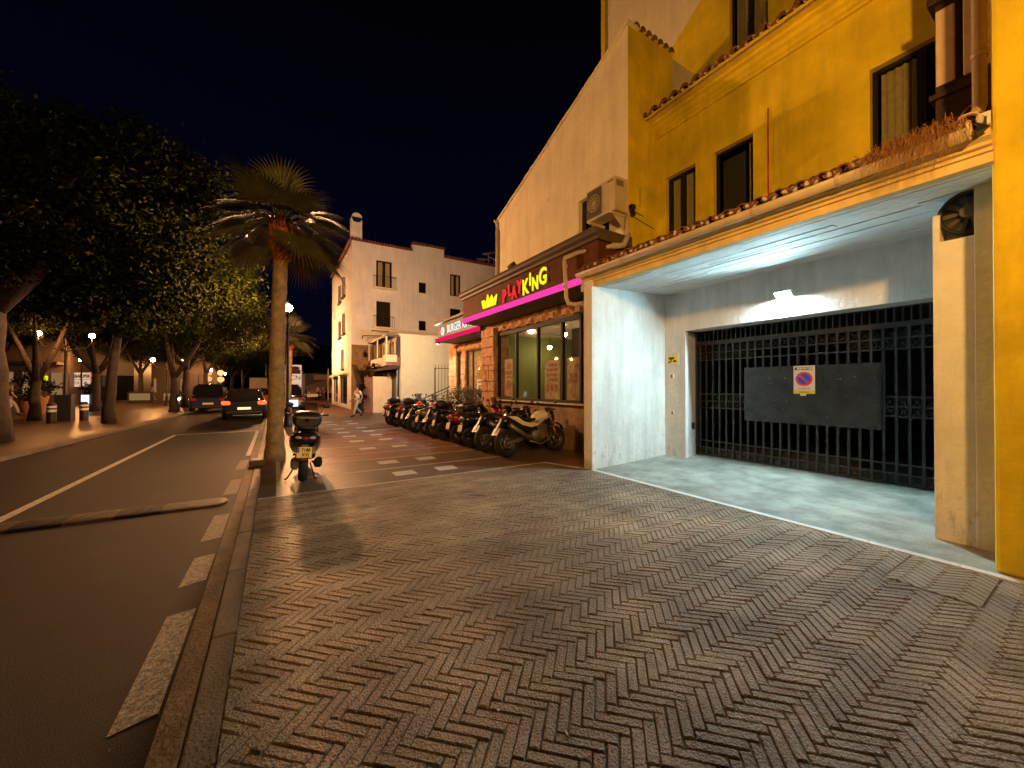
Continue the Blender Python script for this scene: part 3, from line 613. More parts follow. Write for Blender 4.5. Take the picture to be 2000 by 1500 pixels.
# ---- recess lamp
lm = empty('bulkhead_lamp', (7.42, 3.16, 3.14), 'lit white wall lamp over the garage gate', 'lamp')
m = M(); m.prism([(7.498, 3.090), (7.487, 3.113), (7.390, 3.176), (7.375, 3.168), (7.375, 3.188), (7.498, 3.192)], 3.03, 3.29, 'y')
for a, b in ((3.03, 3.049), (3.271, 3.29)): m.prism([(7.4975, 3.084), (7.376, 3.152), (7.3765, 3.187), (7.4975, 3.191)], a+.0005, b-.0005, 'y')
m.mi = 0; m.build('lamp_hood', 'signw', lm, bevel=.004)
m = M(); m.prism([(7.476, 3.097), (7.384, 3.157), (7.393, 3.170), (7.485, 3.110)], 3.05, 3.27, 'y'); m.build('lamp_lens', 'ledw', lm)
# ---- extractor fan
fan = empty('extractor_fan', (5.78, .88, 3.24), 'round black extractor fan in the niche of the right pier', 'fan')
m = M(); m.torus((5.80, .84, 3.27), .20, .022, 'x', 32, 8); m.cyl((5.84, .84, 3.27), (5.98, .84, 3.27), .20, n=32); m.build('fan_housing', 'blackp', fan)
m = M()
for k in range(10):
    a = 2*pi*k/10; d = Vector((0, cos(a), sin(a))); t = Vector((0, -sin(a), cos(a))); c = Vector((5.81, .84, 3.27))
    m.add([c+d*.05-t*.012, c+d*.05+t*.012, c+d*.185+t*.035+Vector((.03, 0, 0)), c+d*.185-t*.025], [(0, 1, 2, 3)])
m.build('fan_blades', 'acg', fan); m = M(); m.cyl((5.76, .84, 3.27), (5.84, .84, 3.27), .06, n=20); m.build('fan_hub', 'acg', fan)
# ---- dry grass in the gutter
m = M(); rr = random.Random(21)
for _ in range(900):
    y = rr.triangular(.74, 1.42, .85); x = 4.80+rr.uniform(-.02, .10); z = 3.72+rr.uniform(-.02, .06); L = rr.uniform(.10, .34); a = rr.uniform(-.9, .9); out = rr.uniform(.2, 1.0)
    pts = [Vector((x, y, z))]; up = rr.uniform(.2, .9)
    for k in range(1, 5):
        t = k/4; pts.append(Vector((x-out*L*t*.7, y+a*L*t*.6, z+L*(up*t-1.5*t*t*rr.uniform(.6, 1)))))
    wd = Vector((.002, .0035, 0))
    vs = [p-wd*(1-i/5) for i, p in enumerate(pts)]+[p+wd*(1-i/5) for i, p in enumerate(pts)]
    m.add(vs, [(i, i+1, 6+i, 5+i) for i in range(4)])
tag(m.build('dry_grass', 'dry'), 'tuft of dry brown grass hanging over the gutter beside the yellow pier', 'dry grass', kind='stuff')
# ---- thin curly twigs
# ================================================================== WHITE GABLE BUILDING (above the restaurant)
wb = empty('white_gable_house', (6.2, 8, 0), 'tall white house with a raking roofline behind the restaurant sign', 'building')
rk = lambda y: 9.05-(y-5.47)*0.385
m = M(); ys_ = [5.47, 6.64, 7.0, 10.84]
for a, b in ((5.47, 6.0), (7.0, 10.84)): m.add([(6.2, a, 3.3), (6.2, b, 3.3), (6.2, b, rk(b)), (6.2, a, rk(a))], [(0, 1, 2, 3)])
m.add([(6.2, 6.0, 3.3), (6.2, 7.0, 3.3), (6.2, 7.0, 4.9), (6.2, 6.0, 4.9)], [(0, 1, 2, 3)]); m.add([(6.2, 6.0, 6.0), (6.2, 7.0, 6.0), (6.2, 7.0, rk(7)), (6.2, 6.0, rk(6))], [(0, 1, 2, 3)])
for (a, b, c, d) in (((6.2, 7, 4.9), (6.2, 7, 6), (6.34, 7, 6), (6.34, 7, 4.9)), ((6.2, 6, 4.9), (6.2, 6, 6), (6.34, 6, 6), (6.34, 6, 4.9)), ((6.2, 6, 6), (6.2, 7, 6), (6.34, 7, 6), (6.34, 6, 6))): m.quad(a, b, c, d)
m.quad((6.2, 10.84, 3.3), (12, 10.84, 3.3), (12, 10.84, rk(10.84)), (6.2, 10.84, rk(10.84)))
m.build('street_wall', 'white', wb)
m = M(); m.box(6.204, 7.66, 5.475, 5.62, 3.7, 9.10); m.box(7.1, 7.66, 5.47, 5.62, 7.4, 9.11); m.build('yellow_side_wall', 'yellow', wb)
m = M()
n = 40; rr = random.Random(2)
for i in range(n):                                        # raking coping
    a = 5.43+(10.95-5.43)*i/n; b = 5.43+(10.95-5.43)*(i+1)/n; dz = rr.uniform(-.012, .012)
    m.add([(6.15, a, rk(a)+dz), (6.5, a, rk(a)+dz), (6.5, b, rk(b)+dz), (6.15, b, rk(b)+dz), (6.15, a, rk(a)+.06+dz), (6.5, a, rk(a)+.06+dz), (6.5, b, rk(b)+.06+dz), (6.15, b, rk(b)+.06+dz)], [(0, 1, 2, 3), (4, 5, 6, 7), (0, 1, 5, 4), (2, 3, 7, 6), (0, 3, 7, 4), (1, 2, 6, 5)])
m.quad((6.3, 5.5, 9.05), (8.6, 5.5, 9.05), (8.6, 10.84, rk(10.84)), (6.3, 10.84, rk(10.84))); m.build('roof', 'white', wb)
m = M()
for k in range(7):
    x = 6.42+k*.19; vs = []
    for yy in (5.40, 5.75):
        for rad in (.075, .058):
            for i in range(9): t = pi*i/8; vs.append((x+rad*cos(t), yy, 9.10+rad*sin(t)))
    m.mi = 0; m.add(vs, [(i, i+1, 19+i, 18+i) for i in range(8)]+[(9+i, 10+i, 28+i, 27+i) for i in range(8)]+[(i, i+1, 10+i, 9+i) for i in range(8)], True)
    m.mi = 1; m.ell((x+.095, 5.46, 9.12), (.05, .06, .045), 8, 6)
m.build('ridge_tiles', ['tile', 'yellow'], wb)
m = M(); m.tube([(6.1, 10.98, 6.98), (6.2, 10.98, 6.96), (6.2, 10.95, 6.7), (6.16, 10.9, 6.6), (6.16, 10.9, 3.6)], .05, 8); m.build('gutter_outlet', 'pvc', wb)
f = M(); f.box(6.32, 6.36, 6.0, 7.0, 4.9, 6.0); f.build('window', 'darkglass', wb)
m = M(); m.box(6.185, 6.2, 9.75, 9.93, 7.05, 7.10); m.box(6.185, 6.2, 8.2, 8.24, 6.5, 6.58); m.build('wall_vents', 'white', wb)
# air conditioner
ac = empty('air_conditioner', (5.97, 5.86, 5.06), 'large cream air conditioner fixed high on the white wall corner', 'air conditioner')
m = M(); m.box(5.76, 6.10, 5.42, 6.24, 5.10, 5.78); m.build('casing', 'acw', ac, bevel=.015)
m = M(); m.box(5.745, 5.7595, 5.80, 6.21, 5.15, 5.73)
m.build('fan_grille', 'acg', ac)
m = M(); m.torus((5.742, 6.0, 5.44), .17, .006, 'x', 28, 5); m.torus((5.742, 6.0, 5.44), .11, .006, 'x', 24, 5); m.torus((5.742, 6.0, 5.44), .05, .006, 'x', 16, 5)
for k in range(8): a = pi*k/8; m.cyl((5.742, 6-.19*cos(a), 5.44-.19*sin(a)), (5.742, 6+.19*cos(a), 5.44+.19*sin(a)), .004, n=4)
m.build('fan_guard', 'acw', ac)
m = M()
for k in range(5): m.box(5.80, 6.0, 5.414, 5.4195, 5.60+.025*k, 5.612+.025*k)
m.box(5.756, 5.7598, 5.46, 5.62, 5.70, 5.73); m.build('side_vents', 'acg', ac)
for y in (5.52, 6.14): m = M(); m.box(5.74, 6.2, y-.02, y+.02, 5.05, 5.095); m.add([(6.19, y, 4.75), (6.19, y, 5.05), (5.8, y, 5.05)], [(0, 1, 2)]); m.build('wall_bracket', 'acw', ac)
m = M(); m.box(6.19, 6.30, 5.36, 5.44, 5.20, 5.29); m.box(6.19, 6.30, 5.36, 5.44, 5.07, 5.16); m.build('socket_box', 'blackp', ac)
m = M(); m.tube([(6.3, 5.46, 5.22), (6.66, 5.46, 5.17)], .006, 5); m.tube([(6.3, 5.46, 5.10), (6.98, 5.46, 4.98)], .006, 5); m.tube([(6.55, 5.46, 5.75), (6.55, 5.46, 5.35)], .006, 5); m.build('cables', 'blackp', ac)
# cream drain pipe looping round the sign
pp = empty('drain_pipe', (5.2, 6.2, 3.2), 'cream drain pipe looping over the restaurant sign end', 'pipe')
m = M(); m.tube([(6.05, 5.34, 5.05), (6.02, 5.34, 4.62), (5.95, 5.34, 4.40), (5.6, 5.36, 4.30), (5.25, 5.9, 4.28), (5.16, 6.26, 4.25), (5.16, 6.26, 4.18), (5.16, 6.20, 3.40), (5.17, 6.15, 3.28), (5.2, 5.95, 3.22), (5.2, 5.5, 3.20)], .042, 12)
for z in (4.05, 3.62): m.cyl((5.16, 6.24, z), (5.16, 6.24, z+.05), .052, n=12)
m.build('pipe', 'pvc', pp)
m = M(); m.tube([(6.05, 5.34, 4.62), (5.9, 5.34, 4.36), (5.62, 5.36, 4.31)], .06, 12); m.build('insulated_elbow', 'mortar', pp)
# ================================================================== RESTAURANT (crown sign)
rb = empty('restaurant_building', (6.15, 8.6, 0), 'restaurant with brown fascia, magenta light strip and wide windows', 'building')
m = M(); m.box(5.30, 6.19, 5.42, 11.65, 3.78, 4.40); m.build('fascia', 'fasciawood', rb)
m = M(); m.prism([(5.30, 4.385), (5.24, 4.40), (5.24, 4.46), (5.17, 4.50), (5.17, 4.56), (5.13, 4.60), (6.19, 4.60), (6.19, 4.385)], 5.36, 11.72, 'y'); m.build('cornice', 'corn', rb)
m = M(); m.box(5.262, 5.30, 5.42, 11.66, 3.64, 3.775); m.build('light_strip', 'pink', rb)
m = M(); m.prism([(5.305, 3.775), (5.305, 3.63), (6.10, 3.58), (6.10, 3.775)], 5.43, 11.64, 'y'); m.build('soffit', 'sgrey', rb)
def zigzag(name, X, y0, y1, z0, z1, parent, step=0.52, seed=1):
    m = M(); rr = random.Random(seed); n = int((y1-y0)/step)+1; rows = 5; g = []
    for i in range(n*4+1):
        y = y0+(y1-y0)*i/(n*4); c = []
        for j in range(rows):
            t = j/(rows-1); ph = (y-y0)/step*pi
            d = 0.07*abs(sin(ph+t*1.3))*(1-t*.4)+0.03*sin(ph*2+t*3)+rr.uniform(-.008, .008)
            c.append((X-.04-d, y, z0+(z1-z0)*t+(0.035*abs(sin(ph)) if j == 0 else 0)))
        g.append(c)
    vs = [p for c in g for p in c]
    m.add(vs, [(i*rows+j, i*rows+j+1, (i+1)*rows+j+1, (i+1)*rows+j) for i in range(len(g)-1) for j in range(rows-1)])
    m.box(X-.03, X+.1, y0, y1, z0+.03, z1)
    return m.build(name, 'stone', parent)
zigzag('carved_lintel', 6.12, 5.6, 11.7, 3.27, 3.60, rb)
m = M(); m.box(6.15, 6.30, 5.51, 10.75, 0, 1.10); m.box(6.15, 6.30, 5.51, 6.80, 1.10, 3.3); m.build('dado_wall', 'dado', rb)
m = M(); m.box(6.02, 6.30, 6.0, 10.74, 1.105, 1.15); m.build('sill', 'mortar', rb, bevel=.006)
def stone_pillar(x0, x1, y0, y1, z0, z1, parent, seed=1):
    m = M(); rr = random.Random(seed); m.box(x0+.03, x1, y0+.03, y1-.03, z0, z1); z = z0
    while z < z1-.05:
        h = min(rr.uniform(.14, .34), z1-z); y = y0
        while y < y1-.02:
            L = rr.uniform(.22, .5); b = min(y+L, y1); 
            if y1-b < .12: b = y1
            d = rr.uniform(0, .035); m.prism([(y+.008, z+.008), (b-.008, z+.008+rr.uniform(0, .02)), (b-.008-rr.uniform(0, .02), z+h-.008), (y+.008+rr.uniform(0, .02), z+h-.008)], x0-d, x0+.04, 'x')
            y = b
        x = x0
        while x < x1-.02:
            b = min(x+rr.uniform(.18, .4), x1); d = rr.uniform(0, .03)
            m.prism([(x+.008, z+.008), (b-.008, z+.008), (b-.008, z+h-.008), (x+.008, z+h-.01)], y0-d, y0+.035, 'y'); x = b
        z += h
    return m.build('stone_pillar', 'stone', parent, bevel=.008)
stone_pillar(5.98, 6.5, 10.76, 11.66, 0, 3.45, rb, 3)
fr = M()
for y in (10.72, 9.67, 8.57, 7.52, 6.83): fr.box(6.10, 6.19, y-.035, y+.035, 1.15, 3.27)
fr.box(6.09, 6.19, 6.83, 10.74, 3.16, 3.27); fr.box(6.09, 6.19, 6.83, 10.74, 1.15, 1.21)
fw = fr.build('window', 'blackm', rb, bevel=.004)
for a, b in ((9.705, 10.685), (8.605, 9.635), (7.555, 8.535), (6.865, 7.485)):
    g = M(); g.quad((6.14, a, 1.21), (6.14, b, 1.21), (6.14, b, 3.16), (6.14, a, 3.16)); g.build('pane', 'glass', fw)
m = M(); m.quad((11, 5.6, 0), (11, 11.7, 0), (11, 11.7, 3.4), (11, 5.6, 3.4)); m.quad((6.3, 11.69, 0), (11, 11.69, 0), (11, 11.69, 3.4), (6.3, 11.69, 3.4)); m.build('green_inner_wall', 'green', rb)
m = M(); m.quad((6.3, 5.6, .1), (11, 5.6, .1), (11, 11.7, .1), (6.3, 11.7, .1)); m.quad((6.2, 5.6, 3.38), (11, 5.6, 3.38), (11, 11.7, 3.38), (6.2, 11.7, 3.38)); m.quad((6.3, 5.6, 0), (11, 5.6, 0), (11, 5.6, 3.4), (6.3, 5.6, 3.4)); m.build('inner_shell', 'cream', rb)
m = M(); m.box(10.2, 10.9, 5.9, 9.3, .1, 1.25); m.box(10.85, 10.98, 6.4, 9.0, 1.9, 2.9); m.box(8.0, 8.35, 9.0, 9.35, .1, 3.37); m.box(7.4, 8.0, 6.6, 7.6, .1, .85); m.build('counter', 'darkwood', rb)
for k, (x, y, z) in enumerate(((7.3, 8.86, 3.10), (8.3, 10.9, 2.95), (9.6, 8.4, 3.0))):
    p = empty('pendant_lamp', (x, y, z), ('bright pendant lamp near the right restaurant window', 'small pendant lamp deep behind the middle restaurant window mullion', 'pendant lamp over the restaurant counter')[k], 'lamp')
    q = M(); q.ell((x, y, z), .075, 14, 10); q.build('bulb_globe', 'pend', p); q = M(); q.cyl((x, y, z+.07), (x, y, 3.38), .008, n=6); q.lathe([(.02, .10), (.09, .05), (.10, .03)], (x, y, z)); q.build('cord', 'blackp', p)
# posters behind the glass
MT['poster'] = mat('poster_paper', (0.55, 0.45, 0.28), 0.6, var=0.3, vscale=9, c2=(0.35, 0.2, 0.12))
MT['poster2'] = mat('poster_print', (0.40, 0.16, 0.10), 0.6, var=0.5, vscale=14)
def poster(y0, y1, z0, z1, lb, kind):
    X = 6.165; p = empty('window_poster', (X, (y0+y1)/2, z0), lb, 'poster', 'posters in the restaurant windows'); rr = random.Random(int(y0*10))
    m = M(); m.box(X, X+.006, y0, y1, z0, z1); m.build('poster_sheet', 'poster', p)
    m = M(); cy = (y0+y1)/2; w = (y1-y0)
    if kind == 0:
        m.ell((X-.003, cy, z1-.22), (.003, w*.30, .11), 16, 8); m.box(X-.003, X-.0005, y0+.05, y1-.05, z1-.48, z1-.36); m.box(X-.003, X-.0005, y0+.07, y1-.07, z1-.58, z1-.52); m.ell((X-.003, cy, z0+.35), (.003, w*.34, .15), 16, 8)
    elif kind == 1:
        for k in range(4): m.box(X-.003, X-.0005, y0+.06+rr.uniform(0, .08), y1-.06-rr.uniform(0, .12), z1-.16-k*.13, z1-.08-k*.13)
        for k in range(3): m.ell((X-.003, y0+w*(.22+.28*k), z0+.30), (.003, w*.12, .10), 12, 7)
    else:
        m.box(X-.003, X-.0005, cy-w*.28, cy+w*.28, z0+.42, z0+.66); m.ell((X-.003, cy-w*.2, z1-.2), (.003, .08, .05), 12, 7); m.box(X-.003, X-.0005, cy-.06, cy-.03, z0+.06, z0+.42); m.box(X-.003, X-.0005, cy+.03, cy+.06, z0+.06, z0+.42)
    m.build('poster_print', 'poster2', p)
poster(9.95, 10.42, 1.25, 2.40, 'narrow poster with a burger, in the leftmost restaurant window', 0)
poster(7.68, 8.31, 1.22, 2.24, 'wide brown menu poster in the third restaurant window', 1)
poster(6.88, 7.40, 1.22, 2.26, 'poster with a brown block on two legs, next to the garage pier', 2)
wh = empty('wooden_wheel', (6.9, 8.9, 1.15), 'round reddish wheel decoration behind the restaurant window', 'decoration')
m = M(); m.torus((6.9, 8.95, 1.72), .30, .03, 'x', 28, 8); m.build('wheel_rim', 'terra', wh); m = M()
for k in range(5): a = pi*k/5; m.cyl((6.9, 8.95-.29*cos(a), 1.72-.29*sin(a)), (6.9, 8.95+.29*cos(a), 1.72+.29*sin(a)), .012, n=6)
m.build('wheel_spokes', 'terra', wh); m = M(); m.box(6.86, 6.94, 8.85, 9.05, .1, 1.40); m.build('wheel_stand', 'darkwood', wh)
# lit lettering
sg = empty('restaurant_sign', (5.29, 8.5, 3.85), 'lit red and yellow restaurant name with a crown on the brown fascia', 'sign')
def cap(ch, y, z, s, mtl, rot=0): return text(ch, s, mtl, (5.262, y, z), up=(0, sin(rot), cos(rot)), right=(0, -cos(rot), sin(rot)), parent=sg, name='letter', ext=.008, bold=.013, sx=.80)
for ch, y, z, s, mt, r_ in (('P', 8.93, 3.98, .48, 'lred', 0), ('L', 8.66, 4.08, .42, 'lred', .05), ('A', 8.43, 3.98, .42, 'lred', 0), ('Y', 8.18, 4.07, .46, 'lred', -.06),
                            ('K', 7.90, 4.00, .52, 'lyel', .04), ('I', 7.69, 4.14, .42, 'lyel', 0), ('N', 7.48, 4.00, .44, 'lyel', 0), ('G', 7.17, 4.09, .54, 'lyel', -.03)): cap(ch, y, z, s, mt, r_)
m = M(); m.prism([(10.16, 3.86), (9.42, 3.86), (9.34, 4.14), (9.55, 4.03), (9.64, 4.18), (9.79, 4.04), (9.88, 4.24), (9.98, 4.03), (10.12, 4.12), (10.26, 4.10)][::-1], 5.25, 5.285, 'x'); m.build('crown', 'lyel', sg)
fl = empty('floodlight', (5.4, 8.75, 4.6), 'small unlit floodlight on top of the restaurant fascia', 'floodlight')
m = M(); m.prism([(5.30, 4.78), (5.38, 4.70), (5.50, 4.80), (5.42, 4.90)], 8.66, 8.86, 'y'); m.build('lamp_body', 'sgrey', fl, bevel=.01); m = M(); m.tube([(5.42, 8.76, 4.60), (5.42, 8.76, 4.74)], .012, 6); m.build('bracket', 'blackm', fl)
# ================================================================== second shop
bb = empty('burger_shop_building', (6.9, 14, 0), 'stone fronted burger shop with a dark fascia and crimson strip', 'building')
m = M(); m.box(5.93, 6.95, 11.67, 15.68, 3.62, 4.18); m.build('fascia', 'sgrey', bb)
m = M(); m.box(5.80, 6.98, 11.67, 15.78, 4.18, 4.27); m.build('cornice', 'corn', bb)
m = M(); m.box(5.89, 5.93, 11.67, 15.7, 3.46, 3.60); m.build('light_strip', 'pinkd', bb)
m = M(); m.prism([(5.93, 3.60), (5.93, 3.45), (6.86, 3.42), (6.86, 3.60)], 11.67, 15.69, 'y'); m.build('soffit', 'sgrey', bb)
zigzag('carved_lintel', 6.88, 11.7, 16.5, 3.06, 3.40, bb, seed=3)
stone_pillar(6.78, 7.1, 15.65, 16.45, 0, 3.35, bb, 5); stone_pillar(6.82, 7.05, 14.75, 15.2, 0, 3.08, bb, 6); stone_pillar(6.82, 7.05, 11.75, 12.1, 0, 3.08, bb, 7)
m = M(); m.box(6.86, 7.0, 11.7, 16.4, 0, .85); m.box(6.9, 11, 16.3, 16.45, 0, 3.5); m.box(6.9, 11, 11.71, 16.4, 3.41, 3.45); m.build('low_wall', 'stone', bb)
fr = M()
for y in (15.63, 15.22, 14.73, 14.2, 13.2, 12.12): fr.box(6.88, 6.94, y-.03, y+.03, .86, 3.06)
fr.box(6.88, 6.94, 12.1, 15.65, .86, .92); fr.box(6.88, 6.94, 12.1, 15.65, 2.99, 3.05)
fw = fr.build('window', 'blackm', bb)
g = M(); g.quad((6.905, 12.12, .92), (6.905, 15.62, .92), (6.905, 15.62, 2.99), (6.905, 12.12, 2.99)); g.build('pane', 'glass', fw)
m = M(); m.box(10.0, 10.05, 11.8, 16.3, 0, 3.4); m.box(7, 10, 11.72, 11.76, 0, 3.4); m.box(7, 10, 11.8, 16.28, 0, .05); m.build('inner_shell', 'cream', bb)
m = M(); m.box(8.4, 9.2, 13.2, 15.2, .05, 1.1); m.build('counter', 'greyp', bb)
for k in range(3):
    y = 12.6+k*1.3; p = empty('ceiling_lamp', (8.1, y, 3.3), ('ceiling lamp in the burger shop nearest the stone pillar', 'middle ceiling lamp in the burger shop', 'ceiling lamp at the far end of the burger shop')[k], 'lamp', 'ceiling lamps in the burger shop'); q = M(); q.box(7.95, 8.25, y-.15, y+.15, 3.30, 3.33); q.build('lamp_panel', 'warm', p)
    q = M(); q.box(7.93, 8.27, y-.17, y+.17, 3.33, 3.409); q.build('lamp_box', 'signw', p)
for k, (y, z, lb) in enumerate(((13.7, 1.5, 'menu card with pictures in the lit burger shop window'), (12.9, 2.1, 'upper notice in the lit burger shop window nearest the pillar'))):
    p = empty('menu_card', (7.0, y, z), lb, 'poster'); q = M(); q.box(6.96, 6.965, y-.28, y+.28, z-.45, z+.35); q.build('card_sheet', 'signw', p); q = M()
    for j in range(4): q.box(6.956, 6.959, y-.22+.03*j, y+.18-.05*j, z+.20-.16*j, z+.27-.16*j)
    q.build('card_print', 'poster2' if k == 0 else 'blue', p)
sg = empty('burger_sign', (5.92, 13.4, 3.7), 'white lit burger shop lettering and round emblem on the dark fascia', 'sign')
t_ = text('BURGER KING', .46, 'lwhite', (5.91, 14.58, 3.86), parent=sg, name='lettering', ext=.006, bold=.004, sx=.80, align='LEFT')
m = M(); m.cyl((5.89, 15.05, 3.85), (5.925, 15.05, 3.85), .17, n=24); m.build('round_emblem', 'lyelw' if 'lyelw' in MT else 'lwhite', sg)
m = M(); m.box(5.884, 5.889, 14.92, 15.18, 3.80, 3.83); m.box(5.884, 5.889, 14.92, 15.18, 3.88, 3.91); m.build('emblem_bands', 'terra', sg)
fl = empty('corner_floodlight', (5.9, 15.85, 3.5), 'small bright floodlight at the far end of the crimson strip', 'floodlight')
m = M(); m.ell((5.95, 15.90, 3.50), .055, 12, 8); m.build('lamp_lens', 'cool', fl); m = M(); m.box(5.85, 6.06, 15.70, 15.80, 3.40, 3.60); m.box(6.03, 6.06, 15.80, 16.02, 3.40, 3.60); m.build('lamp_body', 'sgrey', fl)  # side plate added beside the lens to keep its light off the pillar
# planter and shrubs
pl = empty('stone_planter', (6.4, 13.6, 0), 'low stone planter wall in front of the burger shop', 'planter'); m = M(); m.box(6.05, 6.20, 11.9, 16.6, 0, .62); m.box(6.05, 6.86, 16.45, 16.6, 0, .62); m.build('planter_wall', 'stone', pl, bevel=.01)
m = M(); m.box(6.2, 6.85, 11.9, 16.44, 0, .55); m.build('soil', 'bed', pl)
def shrub(c, r, n, lb, seed, ls=.07, mt='shrub', cat='shrub'):
    rr = random.Random(seed); root = empty('shrub', (c[0], c[1], c[2]-r[2]), lb, cat, None)
    m = M()
    for k in range(14):
        a = rr.uniform(0, 6.28); e = rr.uniform(.5, 1); m.tube([(c[0], c[1]+rr.uniform(-.3, .3)*r[1], c[2]-r[2]), (c[0]+.6*e*r[0]*cos(a), c[1]+.8*e*r[1]*sin(a), c[2]+.4*e*r[2])], [.012, .005], 5)
    m.build('stems', 'bark', root)
    m = M(); m_leafs(m, c, r, n, ls, rr); m.build('foliage', mt, root); return root
def m_leafs(m, c, r, n, ls, rr, shell=.55, clump=1.0):
    cl = []
    for _ in range(max(6, n//45)):
        while True:
            p = Vector((rr.uniform(-1, 1), rr.uniform(-1, 1), rr.uniform(-1, 1)))
            if shell < p.length < 1: break
        cl.append((Vector((c[0]+p.x*r[0], c[1]+p.y*r[1], c[2]+p.z*r[2])), rr.uniform(.16, .34)*clump*min(r)))
    for _ in range(n):
        q, s = cl[rr.randrange(len(cl))]
        p = q+Vector((rr.gauss(0, 1), rr.gauss(0, 1), rr.gauss(0, .8)))*s
        d = Vector((rr.gauss(0, 1), rr.gauss(0, 1), rr.gauss(0, .7))).normalized(); e_ = d.orthogonal().normalized(); e_.rotate(Matrix.Rotation(rr.uniform(0, 6.28), 3, d)); L = ls*rr.uniform(.7, 1.4); f = d.cross(e_)
        m.add([p-e_*L*.5, p+f*L*.24, p+e_*L*.5, p-f*L*.24], [(0, 1, 2, 3)])
shrub((6.5, 12.9, 1.0), (.42, 1.0, .55), 2600, 'bushy green and brown shrub in the planter beside the stone pillar', 1)
shrub((6.45, 14.6, .95), (.42, 1.1, .5), 2400, 'lower shrub in the planter below the crimson strip', 2)
# railing and stair
rl = empty('stair_railing', (6.6, 17.2, 0), 'black iron railing and sloping handrails at the stair by the beige wall', 'railing')
m = M()
for i in range(9): x = 6.55+i*.16; m.cyl((x, 17.6, .9), (x, 17.6, 2.55), .011, n=5); m.cyl((x, 17.6, 2.55), (x, 17.6, 2.66), .016, .001, n=5)
m.box(6.5, 7.9, 17.59, 17.61, 2.42, 2.45); m.box(6.5, 7.9, 17.59, 17.61, .95, .98); m.box(6.5, 6.54, 17.58, 17.62, .2, 2.45); m.build('iron_bars', 'blackm', rl)
m = M(); m.tube([(7.5, 17.0, 1.75), (5.4, 17.0, .86), (5.35, 17.0, .1)], .022, 8); m.tube([(7.5, 17.0, 1.60), (5.5, 17.0, .74)], .014, 6); m.tube([(6.2, 17, 0), (6.2, 17, 1.18)], .016, 6); m.tube([(6.9, 17, .3), (6.9, 17, 1.48)], .016, 6); m.build('handrail', 'blackm', rl)
m = M()
for k in range(5): m.box(5.7+k*.34, 7.9, 16.7, 18.4, k*.17, (k+1)*.17)
o = m.build('stone_steps', 'kerb'); tag(o, 'stone steps rising beside the beige wall behind the parked scooters', 'steps')
# ================================================================== beige annex
be = empty('beige_annex', (8, 22, 0), 'low pale beige building with a glazed balcony beside the white apartments', 'building')
m = M(); m.box(6.12, 14, 22, 27.7, 0, 4.42); m.build('render_wall', 'beige', be)
m = M(); m.box(6.05, 14, 21.93, 27.7, 4.42, 4.58); m.box(6.10, 14, 21.985, 21.999, 3.05, 3.07); m.box(6.10, 14, 21.985, 21.999, 1.6, 1.615); m.build('cornice', 'beige', be)
m = M(); m.box(5.3, 6.11, 22.02, 27.0, 2.75, 3.25); m.build('balcony_slab', 'terra', be)
m = M(); m.box(5.28, 5.9, 22.0, 22.6, 2.95, 3.35); m.build('balcony_corner', 'white', be)
m = M(); m.box(5.32, 6.11, 22.1, 27.0, 4.40, 4.52); m.build('balcony_roof', 'corn', be)
m = M(); m.box(5.9, 6.11, 22.1, 27.0, 3.25, 4.4); m.build('balcony_interior', 'darkwood', be)
m = M(); 
for y in (22.15, 24.4, 26.9): m.box(5.32, 5.38, y-.05, y+.05, 3.0, 4.42)
m.build('balcony_post', 'white', be)
m = M()
for i in range(6): y = 22.6+i*.72; m.box(5.6, 5.62, y, y+.28, 3.3, 4.2)
m.build('balcony_curtain', 'curtain', be)
m = M(); m.box(6.02, 6.11, 22.3, 26.4, 0, 2.7); m.build('entrance', 'blackp', be); m = M(); m.prism([(5.0, 2.55), (6.1, 2.95), (6.1, 2.6), (5.0, 2.45)], 22.1, 26.5, 'y'); m.build('canopy', 'darkcanvas', be)
m = M(); m.box(5.95, 6.015, 22.28, 22.42, 0, 2.5); m.box(5.95, 6.015, 24.2, 24.34, 0, 2.5); m.build('steel_jamb', 'chrome', be)
yw = empty('yard_wall', (5.4, 23.5, 0), 'pale rendered wall block with a reddish gate before the apartments', 'wall'); m = M(); m.box(4.92, 6.0, 23.5, 23.7, 0, 2.15); m.build('render_panel', 'white', yw)
m = M(); m.box(4.45, 4.90, 23.55, 23.6, .05, 2.1); m.build('gate', 'terra', yw); m = M(); m.box(3.95, 4.40, 23.6, 23.8, 0, 1.2); m.build('dark_panel', 'darkwood', yw)
shrub((5.1, 24.2, 2.5), (.9, .6, .38), 1400, 'dark creeper hanging over the pale yard wall', 4, .1, 'leaf', 'creeper')
shrub((4.15, 23.3, 1.0), (.3, .3, .9), 900, 'tall dark potted plant by the reddish gate', 5, .09, 'leaf', 'plant')
